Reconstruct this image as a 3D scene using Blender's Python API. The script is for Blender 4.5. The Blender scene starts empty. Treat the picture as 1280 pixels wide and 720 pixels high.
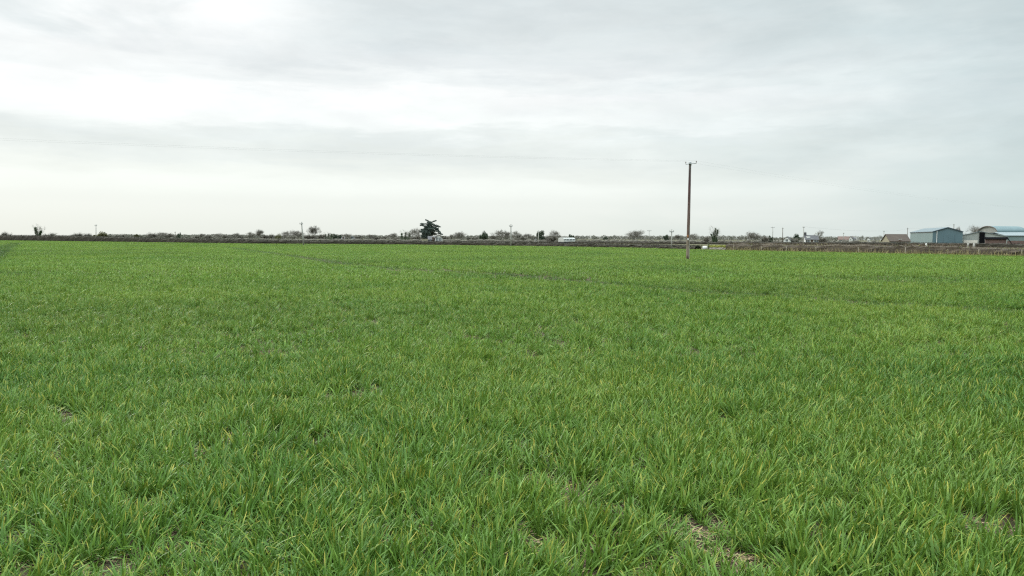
import bpy, math, random
import numpy as np
from mathutils import Vector, Matrix, Euler

scene = bpy.context.scene
COL = scene.collection
random.seed(7)
RNG = np.random.default_rng(11)
R = math.radians

# ------------------------------------------------------------------ camera
CAM_H, F_PX = 1.8, 1005.0
PITCH, ROLL = 3.56, 0.31
cam_data = bpy.data.cameras.new("camera")
cam = bpy.data.objects.new("camera", cam_data)
COL.objects.link(cam)
cam.location = (0, 0, CAM_H)
ROT = Matrix.Rotation(R(90 - PITCH), 3, 'X') @ Matrix.Rotation(R(ROLL), 3, 'Z')
cam.rotation_euler = ROT.to_euler()
cam_data.sensor_width = 36.0
cam_data.lens = 36.0 * F_PX / 1280.0
cam_data.clip_end = 30000
cam_data.clip_start = 0.1
scene.camera = cam

def ray(px, py):
    return ROT @ Vector(((px - 640) / F_PX, -(py - 360) / F_PX, -1.0))
def gp(px, py, z=0.0):                 # ground point under a photo pixel
    d = ray(px, py); t = (z - CAM_H) / d.z
    return Vector((d.x * t, d.y * t))
def at(px, py, Y):                     # point at depth Y
    d = ray(px, py); t = Y / d.y
    return Vector((d.x * t, Y, CAM_H + d.z * t))
def px2m(Y): return Y / F_PX

# ------------------------------------------------------------------ helpers
class MB:
    """collects vertices and faces for one mesh"""
    def __init__(s): s.v = []; s.f = []; s.m = []
    def face(s, pts, m=0):
        n = len(s.v); s.v += [tuple(p) for p in pts]; s.f.append(tuple(range(n, n + len(pts)))); s.m.append(m)
    def box(s, c, sx, sy, sz, rz=0.0, m=0, taper=1.0):
        n = len(s.v); ca, sa = math.cos(rz), math.sin(rz)
        for dz, k in ((-1, 1), (1, taper)):
            for dx, dy in ((-1, -1), (1, -1), (1, 1), (-1, 1)):
                x, y = dx * sx / 2 * k, dy * sy / 2 * k
                s.v.append((c[0] + x * ca - y * sa, c[1] + x * sa + y * ca, c[2] + dz * sz / 2))
        for q in ((3, 2, 1, 0), (4, 5, 6, 7), (0, 1, 5, 4), (1, 2, 6, 5), (2, 3, 7, 6), (3, 0, 4, 7)):
            s.f.append(tuple(n + i for i in q)); s.m.append(m)
    def tube(s, pts, rad, n=6, m=0, cap=True):
        base = len(s.v); N = len(pts)
        for i, p in enumerate(pts):
            p = Vector(p)
            d = (Vector(pts[min(i + 1, N - 1)]) - Vector(pts[max(i - 1, 0)])).normalized()
            a = d.orthogonal().normalized() if abs(d.z) < 0.9 else Vector((1, 0, 0)).cross(d).normalized()
            b = d.cross(a)
            for k in range(n):
                t = 2 * math.pi * k / n
                s.v.append(tuple(p + (a * math.cos(t) + b * math.sin(t)) * rad[i]))
        for i in range(N - 1):
            for k in range(n):
                k2 = (k + 1) % n
                s.f.append((base + i * n + k, base + i * n + k2, base + (i + 1) * n + k2, base + (i + 1) * n + k)); s.m.append(m)
        if cap:
            s.f.append(tuple(base + k for k in reversed(range(n)))); s.m.append(m)
            s.f.append(tuple(base + (N - 1) * n + k for k in range(n))); s.m.append(m)
    def ribbon(s, p, q, w, m=0):
        p = Vector(p); q = Vector(q); d = q - p
        a = d.cross(Vector((random.uniform(-1, 1), random.uniform(-1, 1), random.uniform(-1, 1))))
        if a.length < 1e-9: a = d.orthogonal()
        a = a.normalized() * w / 2
        s.face((p - a, p + a, q + a * 0.35, q - a * 0.35), m)
    def leaf(s, p, sz, m=0):
        n = Vector((random.gauss(0, 1), random.gauss(0, 1), random.gauss(0, 1))).normalized()
        a = n.orthogonal().normalized(); b = n.cross(a)
        a *= sz * random.uniform(.6, 1.3) / 2; b *= sz * random.uniform(.35, .8) / 2
        p = Vector(p)
        s.face((p - a, p - b, p + a, p + b), m)
    def mesh(s, name, mats, smooth=False):
        me = bpy.data.meshes.new(name)
        me.from_pydata([tuple(v) for v in s.v], [], s.f)
        for mt in (mats if isinstance(mats, (list, tuple)) else [mats]): me.materials.append(mt)
        if any(s.m): me.polygons.foreach_set("material_index", s.m)
        if smooth: me.polygons.foreach_set("use_smooth", [True] * len(me.polygons))
        me.update()
        return me
    def build(s, name, mats, parent=None, smooth=False):
        o = bpy.data.objects.new(name, s.mesh(name, mats, smooth))
        COL.objects.link(o)
        if parent: o.parent = parent
        return o

def tag(o, label=None, cat=None, group=None, kind=None):
    if label: o["label"] = label
    if cat: o["category"] = cat
    if group: o["group"] = group
    if kind: o["kind"] = kind
    return o
def empty(name, loc, rz=0.0):
    o = bpy.data.objects.new(name, None); COL.objects.link(o)
    o.location = loc; o.rotation_euler = (0, 0, rz); o.empty_display_size = 0.5
    return o

# ------------------------------------------------------------------ materials
def nodes_of(m):
    m.use_nodes = True
    nt = m.node_tree; nt.nodes.clear()
    return nt, nt.nodes, nt.links
def mat(name, c1, c2=None, scale=1.0, rough=0.8, spec=0.3, metallic=0.0, stretch=(1, 1, 1), detail=4, coords='Object', bump=0.0):
    m = bpy.data.materials.new(name); nt, N, L = nodes_of(m)
    out = N.new('ShaderNodeOutputMaterial'); b = N.new('ShaderNodeBsdfPrincipled')
    L.new(b.outputs[0], out.inputs[0])
    b.inputs['Roughness'].default_value = rough; b.inputs['Specular IOR Level'].default_value = spec
    b.inputs['Metallic'].default_value = metallic
    c2 = c2 or tuple(x * 0.7 for x in c1)
    if coords == 'World':
        tc = N.new('ShaderNodeNewGeometry'); src = tc.outputs['Position']
    else:
        tc = N.new('ShaderNodeTexCoord'); src = tc.outputs['Object']
    mp = N.new('ShaderNodeMapping'); mp.inputs['Scale'].default_value = stretch
    nz = N.new('ShaderNodeTexNoise'); nz.inputs['Scale'].default_value = scale; nz.inputs['Detail'].default_value = detail
    nz.inputs['Roughness'].default_value = 0.65
    rp = N.new('ShaderNodeValToRGB')
    rp.color_ramp.elements[0].position = .35; rp.color_ramp.elements[1].position = .65
    rp.color_ramp.elements[0].color = (*c1, 1); rp.color_ramp.elements[1].color = (*c2, 1)
    L.new(src, mp.inputs[0]); L.new(mp.outputs[0], nz.inputs[0]); L.new(nz.outputs[0], rp.inputs[0]); L.new(rp.outputs[0], b.inputs['Base Color'])
    if bump:
        bp = N.new('ShaderNodeBump'); bp.inputs['Strength'].default_value = bump; bp.inputs['Distance'].default_value = 0.03
        L.new(nz.outputs[0], bp.inputs['Height']); L.new(bp.outputs[0], b.inputs['Normal'])
    return m

M = dict(
    bark=mat('bark', (.10, .085, .068), (.16, .14, .115), 3.0),
    twig=mat('twig', (.13, .12, .10), (.19, .175, .15), 1.5),
    twig_grey=mat('twig_grey', (.155, .148, .125), (.235, .22, .185), 1.5),
    ivy=mat('ivy', (.028, .048, .020), (.055, .085, .032), 2.0, rough=.5),
    evergreen=mat('evergreen', (.028, .045, .028), (.055, .075, .038), 1.0, rough=.6),
    cedar=mat('cedar_needles', (.046, .066, .056), (.075, .098, .080), .6, rough=.7),
    olive=mat('olive_bush', (.085, .09, .035), (.13, .12, .06), 1.0),
    hedge=mat('hedge_twig', (.019, .020, .012), (.034, .030, .020), .6, stretch=(.25, 1, 1)),
    hedge_leaf=mat('hedge_leaf', (.026, .036, .014), (.042, .050, .020), .8),
    hedge_brown=mat('hedge_brown_twig', (.088, .066, .045), (.165, .125, .088), .35),
    hedge_core=mat('hedge_core', (.030, .026, .018), (.05, .042, .03), .8),
    brown_core=mat('brown_core', (.050, .040, .027), (.082, .064, .044), .5),
    thicket_core=mat('thicket_core', (.095, .085, .07), (.14, .13, .105), .5),
    straw=mat('straw', (.33, .27, .14), (.24, .22, .09), .8),
    verge=mat('verge_grass', (.10, .15, .035), (.20, .19, .07), .5),
    white=mat('white_render', (.66, .66, .64), (.55, .55, .53), .8),
    cream=mat('cream_render', (.30, .275, .20), (.25, .23, .165), .8),
    slate=mat('slate_roof', (.055, .055, .060), (.078, .076, .080), 1.5),
    brown_roof=mat('brown_tile_roof', (.052, .039, .031), (.075, .055, .043), .7, stretch=(1, 1, 3)),
    red_roof=mat('red_tile_roof', (.10, .065, .055), (.13, .085, .07), .8),
    glass=mat('window_glass', (.05, .06, .07), (.09, .11, .12), 2, rough=.15, spec=.6),
    door=mat('door_paint', (.10, .07, .05), None, 2),
    trim=mat('white_trim', (.75, .75, .74), (.68, .68, .66), 3, rough=.5),
    concrete=mat('concrete', (.42, .40, .36), (.32, .31, .28), .7),
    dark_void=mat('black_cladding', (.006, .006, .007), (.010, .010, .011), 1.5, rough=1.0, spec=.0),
    rust=mat('rusty_sheet', (.16, .10, .085), (.10, .075, .07), .8),
    steel=mat('galvanised_steel', (.30, .31, .31), (.22, .23, .23), 4, rough=.5, metallic=.6),
    porcelain=mat('porcelain', (.28, .26, .24), None, 5, rough=.25, spec=.6),
    wire=mat('wire', (.22, .22, .22), None, 5, rough=.5),
    post=mat('weathered_post', (.42, .38, .30), (.30, .27, .21), 2),
    grey_post=mat('weathered_pole_grey', (.36, .35, .32), (.26, .25, .23), 1.2, stretch=(4, 4, .6)),
    stone=mat('field_stone', (.40, .37, .34), (.24, .22, .205), 1.8, bump=.6),
    moss=mat('moss', (.27, .27, .055), (.17, .19, .045), 1.2),
    wrap=mat('white_plastic', (.52, .52, .50), (.42, .42, .40), 2, rough=.35),
    pale_stuff=mat('pale_canvas', (.36, .35, .32), (.28, .27, .25), 2),
)

def sheet_mat(name, c1, c2, pitch=0.4, rough=.45, axis='X'):
    """profiled steel sheeting: ribs as a real bump, slight weathering"""
    m = bpy.data.materials.new(name); nt, N, L = nodes_of(m)
    out = N.new('ShaderNodeOutputMaterial'); b = N.new('ShaderNodeBsdfPrincipled'); L.new(b.outputs[0], out.inputs[0])
    b.inputs['Roughness'].default_value = rough; b.inputs['Specular IOR Level'].default_value = .4
    tc = N.new('ShaderNodeTexCoord')
    wv = N.new('ShaderNodeTexWave'); wv.bands_direction = axis; wv.inputs['Scale'].default_value = .314 / pitch
    nz = N.new('ShaderNodeTexNoise'); nz.inputs['Scale'].default_value = .35; nz.inputs['Detail'].default_value = 6
    mp = N.new('ShaderNodeMapping'); mp.inputs['Scale'].default_value = (1, 1, .35)
    L.new(tc.outputs['Object'], mp.inputs[0]); L.new(mp.outputs[0], nz.inputs[0])
    rp = N.new('ShaderNodeValToRGB'); rp.color_ramp.elements[0].position = .3; rp.color_ramp.elements[1].position = .7
    rp.color_ramp.elements[0].color = (*c1, 1); rp.color_ramp.elements[1].color = (*c2, 1)
    L.new(nz.outputs[0], rp.inputs[0]); L.new(rp.outputs[0], b.inputs['Base Color'])
    bp = N.new('ShaderNodeBump'); bp.inputs['Distance'].default_value = .04; bp.inputs['Strength'].default_value = .6
    L.new(tc.outputs['Object'], wv.inputs[0]); L.new(wv.outputs[0], bp.inputs['Height']); L.new(bp.outputs[0], b.inputs['Normal'])
    return m
M['blue_sheet'] = sheet_mat('blue_steel_sheet', (.078, .128, .150), (.093, .148, .170))
M['teal_sheet'] = sheet_mat('teal_steel_sheet', (.135, .195, .195), (.16, .215, .215))
M['blue_roof'] = sheet_mat('blue_steel_roof', (.075, .108, .12), (.095, .125, .137), axis='Y')
M['grey_sheet'] = sheet_mat('grey_steel_sheet', (.24, .265, .25), (.29, .31, .29))
M['pale_roof'] = sheet_mat('pale_steel_roof', (.125, .16, .17), (.155, .185, .195), axis='Y')
M['arch_roof'] = sheet_mat('arched_blue_roof', (.072, .122, .134), (.09, .142, .154), axis='Y')

def pole_mat():
    m = bpy.data.materials.new('creosoted_pole'); nt, N, L = nodes_of(m)
    out = N.new('ShaderNodeOutputMaterial'); b = N.new('ShaderNodeBsdfPrincipled'); L.new(b.outputs[0], out.inputs[0])
    b.inputs['Roughness'].default_value = .8; b.inputs['Specular IOR Level'].default_value = .25
    tc = N.new('ShaderNodeTexCoord'); sx = N.new('ShaderNodeSeparateXYZ'); L.new(tc.outputs['Object'], sx.inputs[0])
    rp = N.new('ShaderNodeValToRGB')
    dv = N.new('ShaderNodeMath'); dv.operation = 'DIVIDE'; dv.inputs[1].default_value = 8.4; L.new(sx.outputs[2], dv.inputs[0])
    e = rp.color_ramp.elements
    e[0].position = 0; e[0].color = (.20, .172, .13, 1)
    e[1].position = 1; e[1].color = (.115, .105, .095, 1)
    for p, c in ((.19, (.19, .16, .12)), (.23, (.14, .098, .075)), (.5, (.115, .080, .070)), (.78, (.075, .038, .038)), (.9, (.085, .066, .062))):
        x = e.new(p); x.color = (*c, 1)
    L.new(dv.outputs[0], rp.inputs[0])
    mp = N.new('ShaderNodeMapping'); mp.inputs['Scale'].default_value = (14, 14, 1.6); L.new(tc.outputs['Object'], mp.inputs[0])
    nz = N.new('ShaderNodeTexNoise'); nz.inputs['Scale'].default_value = 1.0; nz.inputs['Detail'].default_value = 6; L.new(mp.outputs[0], nz.inputs[0])
    r2 = N.new('ShaderNodeValToRGB'); r2.color_ramp.elements[0].position = .3; r2.color_ramp.elements[1].position = .7
    r2.color_ramp.elements[0].color = (.45, .45, .45, 1); r2.color_ramp.elements[1].color = (1.45, 1.42, 1.38, 1)
    L.new(nz.outputs[0], r2.inputs[0])
    mx = N.new('ShaderNodeMix'); mx.data_type = 'RGBA'; mx.blend_type = 'MULTIPLY'; mx.inputs[0].default_value = 1
    L.new(rp.outputs[0], mx.inputs[6]); L.new(r2.outputs[0], mx.inputs[7]); L.new(mx.outputs[2], b.inputs['Base Color'])
    bp = N.new('ShaderNodeBump'); bp.inputs['Strength'].default_value = .5; bp.inputs['Distance'].default_value = .01
    L.new(nz.outputs[0], bp.inputs['Height']); L.new(bp.outputs[0], b.inputs['Normal'])
    return m
M['pole'] = pole_mat()

def blade_mat():
    m = bpy.data.materials.new('cereal_leaf'); nt, N, L = nodes_of(m)
    out = N.new('ShaderNodeOutputMaterial')
    def attr(n):
        a = N.new('ShaderNodeAttribute'); a.attribute_name = n; return a.outputs['Fac']
    def math_(op, a, b=None, clamp=False):
        x = N.new('ShaderNodeMath'); x.operation = op; x.use_clamp = clamp
        for i, v in enumerate((a, b)):
            if v is None: continue
            if isinstance(v, (int, float)): x.inputs[i].default_value = v
            else: L.new(v, x.inputs[i])
        return x.outputs[0]
    def mix(f, a, b):
        x = N.new('ShaderNodeMix'); x.data_type = 'RGBA'
        for s_, v in ((0, f), (6, a), (7, b)):
            if isinstance(v, tuple): x.inputs[s_].default_value = (*v, 1)
            elif isinstance(v, float): x.inputs[s_].default_value = v
            else: L.new(v, x.inputs[s_])
        return x.outputs[2]
    hue, tip, sick = attr('hue'), attr('tip'), attr('sick')
    geo = N.new('ShaderNodeNewGeometry')
    def noise(scale, detail=3):
        n = N.new('ShaderNodeTexNoise'); n.inputs['Scale'].default_value = scale; n.inputs['Detail'].default_value = detail
        L.new(geo.outputs['Position'], n.inputs[0]); return n.outputs[0]
    n1, n2 = noise(.16), noise(1.1)
    base = mix(hue, BLADE[0], BLADE[1])
    patch = math_('MULTIPLY', math_('SUBTRACT', n1, .36), 2.6, True)
    base = mix(math_('MULTIPLY', patch, .72), base, BLADE[2])
    p2 = math_('MULTIPLY', math_('SUBTRACT', n2, .5), 3.2, True)
    base = mix(math_('MULTIPLY', p2, .6), base, BLADE[3])
    lu = N.new('ShaderNodeAttribute'); lu.attribute_type = 'INSTANCER'; lu.attribute_name = 'lush_shade'
    base = mix(lu.outputs['Fac'], base, (.030, .080, .014))  # darker leaf colour, which also carries the painted shade of the tramlines
    va = N.new('ShaderNodeAttribute'); va.attribute_type = 'INSTANCER'; va.attribute_name = 'vary'
    base = mix(va.outputs['Fac'], base, (.050, .125, .022))
    yf = math_('MULTIPLY', sick, math_('MULTIPLY', math_('SUBTRACT', tip, .56), 2.4, True), True)
    col = mix(yf, base, BLADE[4])
    col = mix(math_('MULTIPLY', math_('SUBTRACT', sick, 1.2), 2.0, True), col, (.36, .27, .12))
    b = N.new('ShaderNodeBsdfPrincipled'); L.new(col, b.inputs['Base Color'])
    b.inputs['Roughness'].default_value = .40; b.inputs['Specular IOR Level'].default_value = .19
    tr = N.new('ShaderNodeBsdfTranslucent')
    tcol = mix(.5, col, (.16, .26, .03)); L.new(tcol, tr.inputs[0])
    ms = N.new('ShaderNodeMixShader'); ms.inputs[0].default_value = .17
    L.new(b.outputs[0], ms.inputs[1]); L.new(tr.outputs[0], ms.inputs[2]); L.new(ms.outputs[0], out.inputs[0])
    return m
#        deep green        mid green         yellow green      blue green        straw tip
BLADE = [(.031, .094, .012), (.135, .246, .036), (.212, .294, .046), (.064, .160, .029), (.46, .38, .062)]
M['blade'] = blade_mat()

# ------------------------------------------------------------------ field outline (measured on the photo)
edge_px = [(-420, 295.5), (-200, 298.4), (0, 300.3), (160, 302.3), (320, 304.5), (480, 305.3), (640, 307.0), (800, 309.6), (878, 311.6),
           (910, 312.3), (960, 313.4), (1040, 315.0), (1120, 316.5), (1280, 319.6), (1420, 322.5), (1600, 326)]
CROP_H = .165
EDGE = [gp(a, b, CROP_H) for a, b in edge_px]
def edge_at(px, off=0.0):
    for (a, b), (c, d) in zip(edge_px, edge_px[1:]):
        if a <= px <= c:
            t = (px - a) / (c - a); p = gp(px, b + (d - b) * t, CROP_H)
            return p * (1 + off / p.length)
    return EDGE[-1]
_ang = np.array([math.atan2(p.x, p.y) for p in EDGE]); _rad = np.array([p.length for p in EDGE])
def field_radius(x, y): return np.interp(np.arctan2(x, y), _ang, _rad)

# ------------------------------------------------------------------ ground
gm = mat('pasture_ground', (.085, .085, .045), (.115, .105, .065), .02, rough=.95, spec=.1, coords='World')
g = MB(); S = 6000
g.face([(-S, -200, 0), (S, -200, 0), (S, S, 0), (-S, S, 0)])
tag(g.build('ground', gm), kind='structure')
sm = mat('field_soil', (.036, .027, .018), (.085, .064, .042), 9.0, rough=.95, spec=.1, coords='World', detail=8, bump=.8)
s_ = MB(); pts = [(p.x, p.y, .004) for p in EDGE]
s_.face(list(reversed(pts)) + [(-60, -6, .004), (60, -6, .004)])
tag(s_.build('field_soil', sm), kind='structure')

# ------------------------------------------------------------------ the crop: many small plants, drawn as instances
def lattice(seed, n=128):
    return np.random.default_rng(seed).random((n, n))
def vnoise(x, y, scale, seed):
    g_ = lattice(seed); n = g_.shape[0]
    u, v = x / scale + 1000.0, y / scale + 1000.0
    i, j = np.floor(u).astype(int), np.floor(v).astype(int); fu, fv = u - i, v - j
    fu = fu * fu * (3 - 2 * fu); fv = fv * fv * (3 - 2 * fv)
    a, b = g_[i % n, j % n], g_[(i + 1) % n, j % n]; c, d = g_[i % n, (j + 1) % n], g_[(i + 1) % n, (j + 1) % n]
    return (a * (1 - fu) + b * fu) * (1 - fv) + (c * (1 - fu) + d * fu) * fv
def seg_dist(x, y, pts):
    best = np.full(x.shape, 1e9)
    for a, b in zip(pts, pts[1:]):
        ax, ay, bx, by = a[0], a[1], b[0], b[1]; L2 = (bx - ax) ** 2 + (by - ay) ** 2
        t = np.clip(((x - ax) * (bx - ax) + (y - ay) * (by - ay)) / L2, 0, 1)
        best = np.minimum(best, np.hypot(x - ax - t * (bx - ax), y - ay - t * (by - ay)))
    return best
TRAM = [gp(a, b, .1) for a, b in [(285, 309), (380, 321), (435, 330), (500, 335), (620, 341), (750, 353), (855, 362), (1000, 371), (1100, 378), (1290, 388)]]
TRAM2 = [gp(a, b, .1) for a, b in [(640, 331), (800, 335), (1000, 345), (1290, 362)]]
TRACK = [gp(a, b, .1) for a, b in [(-60, 345), (-20, 322), (8, 309), (22, 303.5)]]
SPOTS = [(gp(868, 664), .13), (gp(682, 693), .12), (gp(610, 603), .10), (gp(190, 640), .10), (gp(140, 716), .12), (gp(940, 712), .12),
         (gp(700, 610), .10), (gp(655, 678), .10), (gp(880, 690), .11), (gp(505, 660), .07), (gp(1060, 640), .08)]

def make_tuft(name, nbl, radius, segs, wid, length, tilt, seed, yellow=.25, per=11, hb=0.0):
    r = np.random.default_rng(seed); cx = cy = 0.0; vig = 1.0; pr_ = .024
    prof = {4: [.55, 1, .92, .62, .04], 3: [.6, 1, .75, .05], 2: [.8, .9, .06], 1: [.9, .12]}[segs]
    V, Fc, hue, tip, sick = [], [], [], [], []
    for i in range(nbl):
        if i % per == 0:
            rr = radius * math.sqrt(r.random()); th = r.random() * 2 * math.pi; cx, cy = rr * math.cos(th), rr * math.sin(th)
            vig = r.uniform(.62, 1.2); phue = r.uniform(-.22, .22) + hb
            if nbl <= 2 * per: cx, cy, vig = cx * .5, cy * .5, 1.0
        az = r.random() * 2 * math.pi; q_ = pr_ * math.sqrt(r.random())
        p = np.array([cx + q_ * math.cos(az), cy + q_ * math.sin(az), 0.0]); az += r.normal(0, .5)
        d2 = np.array([math.cos(az), math.sin(az), 0.0]); sd = np.array([-math.sin(az), math.cos(az), 0.0])
        tw = r.normal(0, .5)
        sd = sd * math.cos(tw) + np.array([0, 0, 1.0]) * math.sin(tw) * .5
        L_ = length * vig * r.uniform(.50, 1.25); w = wid * r.uniform(.7, 1.3)
        a = tilt * abs(r.normal(.6, .5)) + .06
        curl = abs(r.normal(.55, .5)) * 1.0
        if r.random() < .12: curl += .9
        h = min(1, max(0, r.beta(.7, .8) + phue)); sk = 0.0
        if r.random() < yellow: sk = r.uniform(.3, .95)
        if r.random() < .018: sk = 2.0; L_ *= .55; a += .5
        n0 = len(V)
        for k in range(segs + 1):
            t = k / segs
            V.append(p - sd * w * prof[k] / 2); V.append(p + sd * w * prof[k] / 2)
            hue += [h, h]; tip += [t, t]; sick += [sk, sk]
            ang = a + curl * t ** 1.3
            p = p + (d2 * math.sin(ang) + np.array([0, 0, 1.0]) * math.cos(ang)) * L_ / segs
        for k in range(segs):
            q = n0 + 2 * k; Fc.append((q, q + 1, q + 3, q + 2))
    me = bpy.data.meshes.new(name); me.from_pydata([tuple(v) for v in V], [], Fc)
    for nm, arr in (('hue', hue), ('tip', tip), ('sick', sick)):
        at_ = me.attributes.new(nm, 'FLOAT', 'POINT'); at_.data.foreach_set('value', np.array(arr, np.float32))
    me.polygons.foreach_set("use_smooth", [True] * len(me.polygons))
    me.materials.append(M['blade'])
    return bpy.data.objects.new(name, me)
src = bpy.data.collections.new('crop_plants')
NV = 10
for k in range(NV): src.objects.link(make_tuft('tuft_a_%02d' % k, 15, .030, 4, .0104, .168, .60, 100 + k, per=15, hb=-.10))
for k in range(NV): src.objects.link(make_tuft('tuft_b_%02d' % k, 120, .24, 3, .0098, .168, .60, 200 + k, per=12, hb=.20))
for k in range(NV): src.objects.link(make_tuft('tuft_c_%02d' % k, 140, .55, 2, .0170, .168, .52, 300 + k, .14, per=7, hb=.50))
def make_litter(name, seed):
    r = np.random.default_rng(seed); b = MB()
    for i in range(7):
        th = r.random() * 6.28; x, y = r.normal(0, .07, 2); L_ = r.uniform(.04, .13); w = r.uniform(.003, .007); z0, z1 = r.uniform(.004, .02, 2)
        d = np.array([math.cos(th), math.sin(th)]); n = np.array([-d[1], d[0]]) * w / 2
        b.face([(x - n[0], y - n[1], z0), (x + n[0], y + n[1], z0), (x + d[0] * L_ + n[0], y + d[1] * L_ + n[1], z1), (x + d[0] * L_ - n[0], y + d[1] * L_ - n[1], z1)])
    return bpy.data.objects.new(name, b.mesh(name, mat('dead_leaf', (.34, .25, .14), (.22, .16, .10), 6)))
for k in range(4): src.objects.link(make_litter('tuft_d_%02d' % k, 400 + k))

def scatter(y0, y1, dens, first, margin, jitter_h, far):
    # uniform points in the view wedge (a little wider than the view)
    xm = .80 * y1 + margin
    cs = dens ** -.5; gx_, gy_ = np.meshgrid(np.arange(-xm, xm, cs), np.arange(y0, y1, cs))
    x = gx_.ravel() + RNG.uniform(-.1, 1.1, gx_.size) * cs; y = gy_.ravel() + RNG.uniform(-.1, 1.1, gx_.size) * cs
    d = np.hypot(x, y)
    k = (np.abs(x) < .80 * y + margin) & (d < field_radius(x, y) - (.3 if far else 0))
    x, y = x[k], y[k]
    h = .55 + .58 * vnoise(x, y, .42, 1) + .34 * vnoise(x, y, 1.2, 2)
    if far: h = .72 + .30 * vnoise(x, y, 1.6, 1) + .26 * vnoise(x, y, 6, 2)
    keep = np.ones(len(x))
    dt = seg_dist(x, y, TRAM); wob = .5 + .9 * vnoise(x, y, 3.0, 5)
    tr = np.clip((1.05 - np.abs(dt)) / .5, 0, 1)
    dt2 = seg_dist(x, y, TRAM2); tr2 = np.clip((1.0 * wob - np.abs(dt2)) / .5, 0, 1) * .35
    tr = np.maximum(tr, tr2)
    h *= 1 - .55 * tr
    dk = seg_dist(x, y, TRACK); tk = np.clip((1.6 - dk) / .5, 0, 1); h *= 1 - .30 * tk
    lush_shade = np.clip(np.maximum(tr * .62, tk * .7), 0, 1) + .35 * np.clip((vnoise(x, y, 9, 31) - .55) * 3, 0, 1)  # tramline gap shade put into leaf colour; track and patches are crop tone
    dp = np.hypot(x - POLE.x, y - POLE.y); pk = np.clip((.9 - dp) / .4, 0, 1); keep *= 1 - .85 * pk; h *= 1 - .5 * pk
    if not far:
        thin = vnoise(x, y, .5, 8) * .6 + vnoise(x, y, .16, 9) * .4
        keep *= np.clip(.20 + (thin - .20) * 4.0, .08, 1)
        for p, rad in SPOTS:
            q = np.hypot(x - p.x, (y - p.y) / 1.3); z = np.clip((rad * 1.6 - q) / (rad * .8), 0, 1)
            keep *= 1 - .48 * z; h *= 1 - .5 * z
    if y0 > 10: keep = np.maximum(keep, .62)
    k = RNG.random(len(x)) < keep
    lush_shade = np.clip(lush_shade[k], 0, 1); x, y, h = x[k], y[k], h[k] * RNG.uniform(1 - jitter_h, 1 + jitter_h, k.sum())
    m = len(x)
    # plants lean outward from the thick clumps, and a little with the wind
    def hh(x, y): return vnoise(x, y, .42, 1) + .5 * vnoise(x, y, 1.2, 2)
    gx = (hh(x + .06, y) - hh(x - .06, y)) / .12; gy = (hh(x, y + .06) - hh(x, y - .06)) / .12
    kk = 0.0 if far else .17
    lx = np.clip(-gx * kk, -.6, .6) + .10 + RNG.normal(0, .12, m) * (.4 if far else 1); ly = np.clip(-gy * kk, -.6, .6) - .02 + RNG.normal(0, .12, m) * (.4 if far else 1)
    th = np.hypot(lx, ly) + 1e-6; ax, ay = -ly / th, lx / th            # tilt axis
    c_, s1 = np.cos(th), np.sin(th); ph = RNG.uniform(0, 2 * math.pi, m); cp, sp_ = np.cos(ph), np.sin(ph)
    t00 = c_ + ax * ax * (1 - c_); t01 = ax * ay * (1 - c_); t10 = t01; t11 = c_ + ay * ay * (1 - c_); t20 = -ay * s1; t21 = ax * s1; t22 = c_
    r00 = t00 * cp + t01 * sp_; r10 = t10 * cp + t11 * sp_; r20 = t20 * cp + t21 * sp_; r21 = -t20 * sp_ + t21 * cp
    rot = np.stack([np.arctan2(r21, t22), -np.arcsin(np.clip(r20, -1, 1)), np.arctan2(r10, r00)], 1)
    wsc = RNG.uniform(.85, 1.2, m) * (h ** .5)
    scl = np.stack([wsc, wsc, h], 1)
    idx = RNG.integers(first, first + NV, m)
    pos = np.stack([x, y, np.full(m, .002)], 1)
    return pos, rot, scl, idx, lush_shade
POLE = gp(859.6, 323.4, .08)
parts = [scatter(2.6, 11.5, 215, 0, 1.6, .22, False), scatter(11.0, 32, 15, NV, 2.0, .2, False), scatter(31, 262, 2.6, 2 * NV, 4.0, .12, True)]
ln = 5200; lx_ = RNG.uniform(-7, 7, ln); ly_ = RNG.uniform(3, 9.5, ln)
near_ = np.min([np.hypot(lx_ - p.x, (ly_ - p.y) / 1.3) / (r_ * 2.2) for p, r_ in SPOTS], 0); kq = RNG.random(ln) < np.where(near_ < 1, 1, .35)
lx_, ly_ = lx_[kq], ly_[kq]; ln = len(lx_)
parts.append((np.stack([lx_, ly_, np.full(ln, .003)], 1), np.stack([np.zeros(ln), np.zeros(ln), RNG.uniform(0, 6.28, ln)], 1), np.ones((ln, 3)), RNG.integers(3 * NV, 3 * NV + 4, ln), np.zeros(ln)))
pos, rot, scl, idx, lush_shade = (np.concatenate([p[i] for p in parts]) for i in range(5))
pm = bpy.data.meshes.new('crop'); pm.vertices.add(len(pos)); pm.vertices.foreach_set('co', pos.astype(np.float32).ravel())
for nm, arr in (('rot', rot), ('scl', scl)):
    a_ = pm.attributes.new(nm, 'FLOAT_VECTOR', 'POINT'); a_.data.foreach_set('vector', arr.astype(np.float32).ravel())
a_ = pm.attributes.new('lush_shade', 'FLOAT', 'POINT'); a_.data.foreach_set('value', lush_shade.astype(np.float32))
a_ = pm.attributes.new('vary', 'FLOAT', 'POINT'); a_.data.foreach_set('value', (RNG.random(len(pos)) ** 1.5 * np.interp(pos[:, 1], [8, 34], [.6, .25])).astype(np.float32))
a_ = pm.attributes.new('idx', 'INT', 'POINT'); a_.data.foreach_set('value', idx.astype(np.int32))
crop = bpy.data.objects.new('crop', pm); COL.objects.link(crop)
tag(crop, 'short leafy bright green cereal crop covering the whole field', 'crop', kind='stuff')
ng = bpy.data.node_groups.new('crop_scatter', 'GeometryNodeTree')
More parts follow.
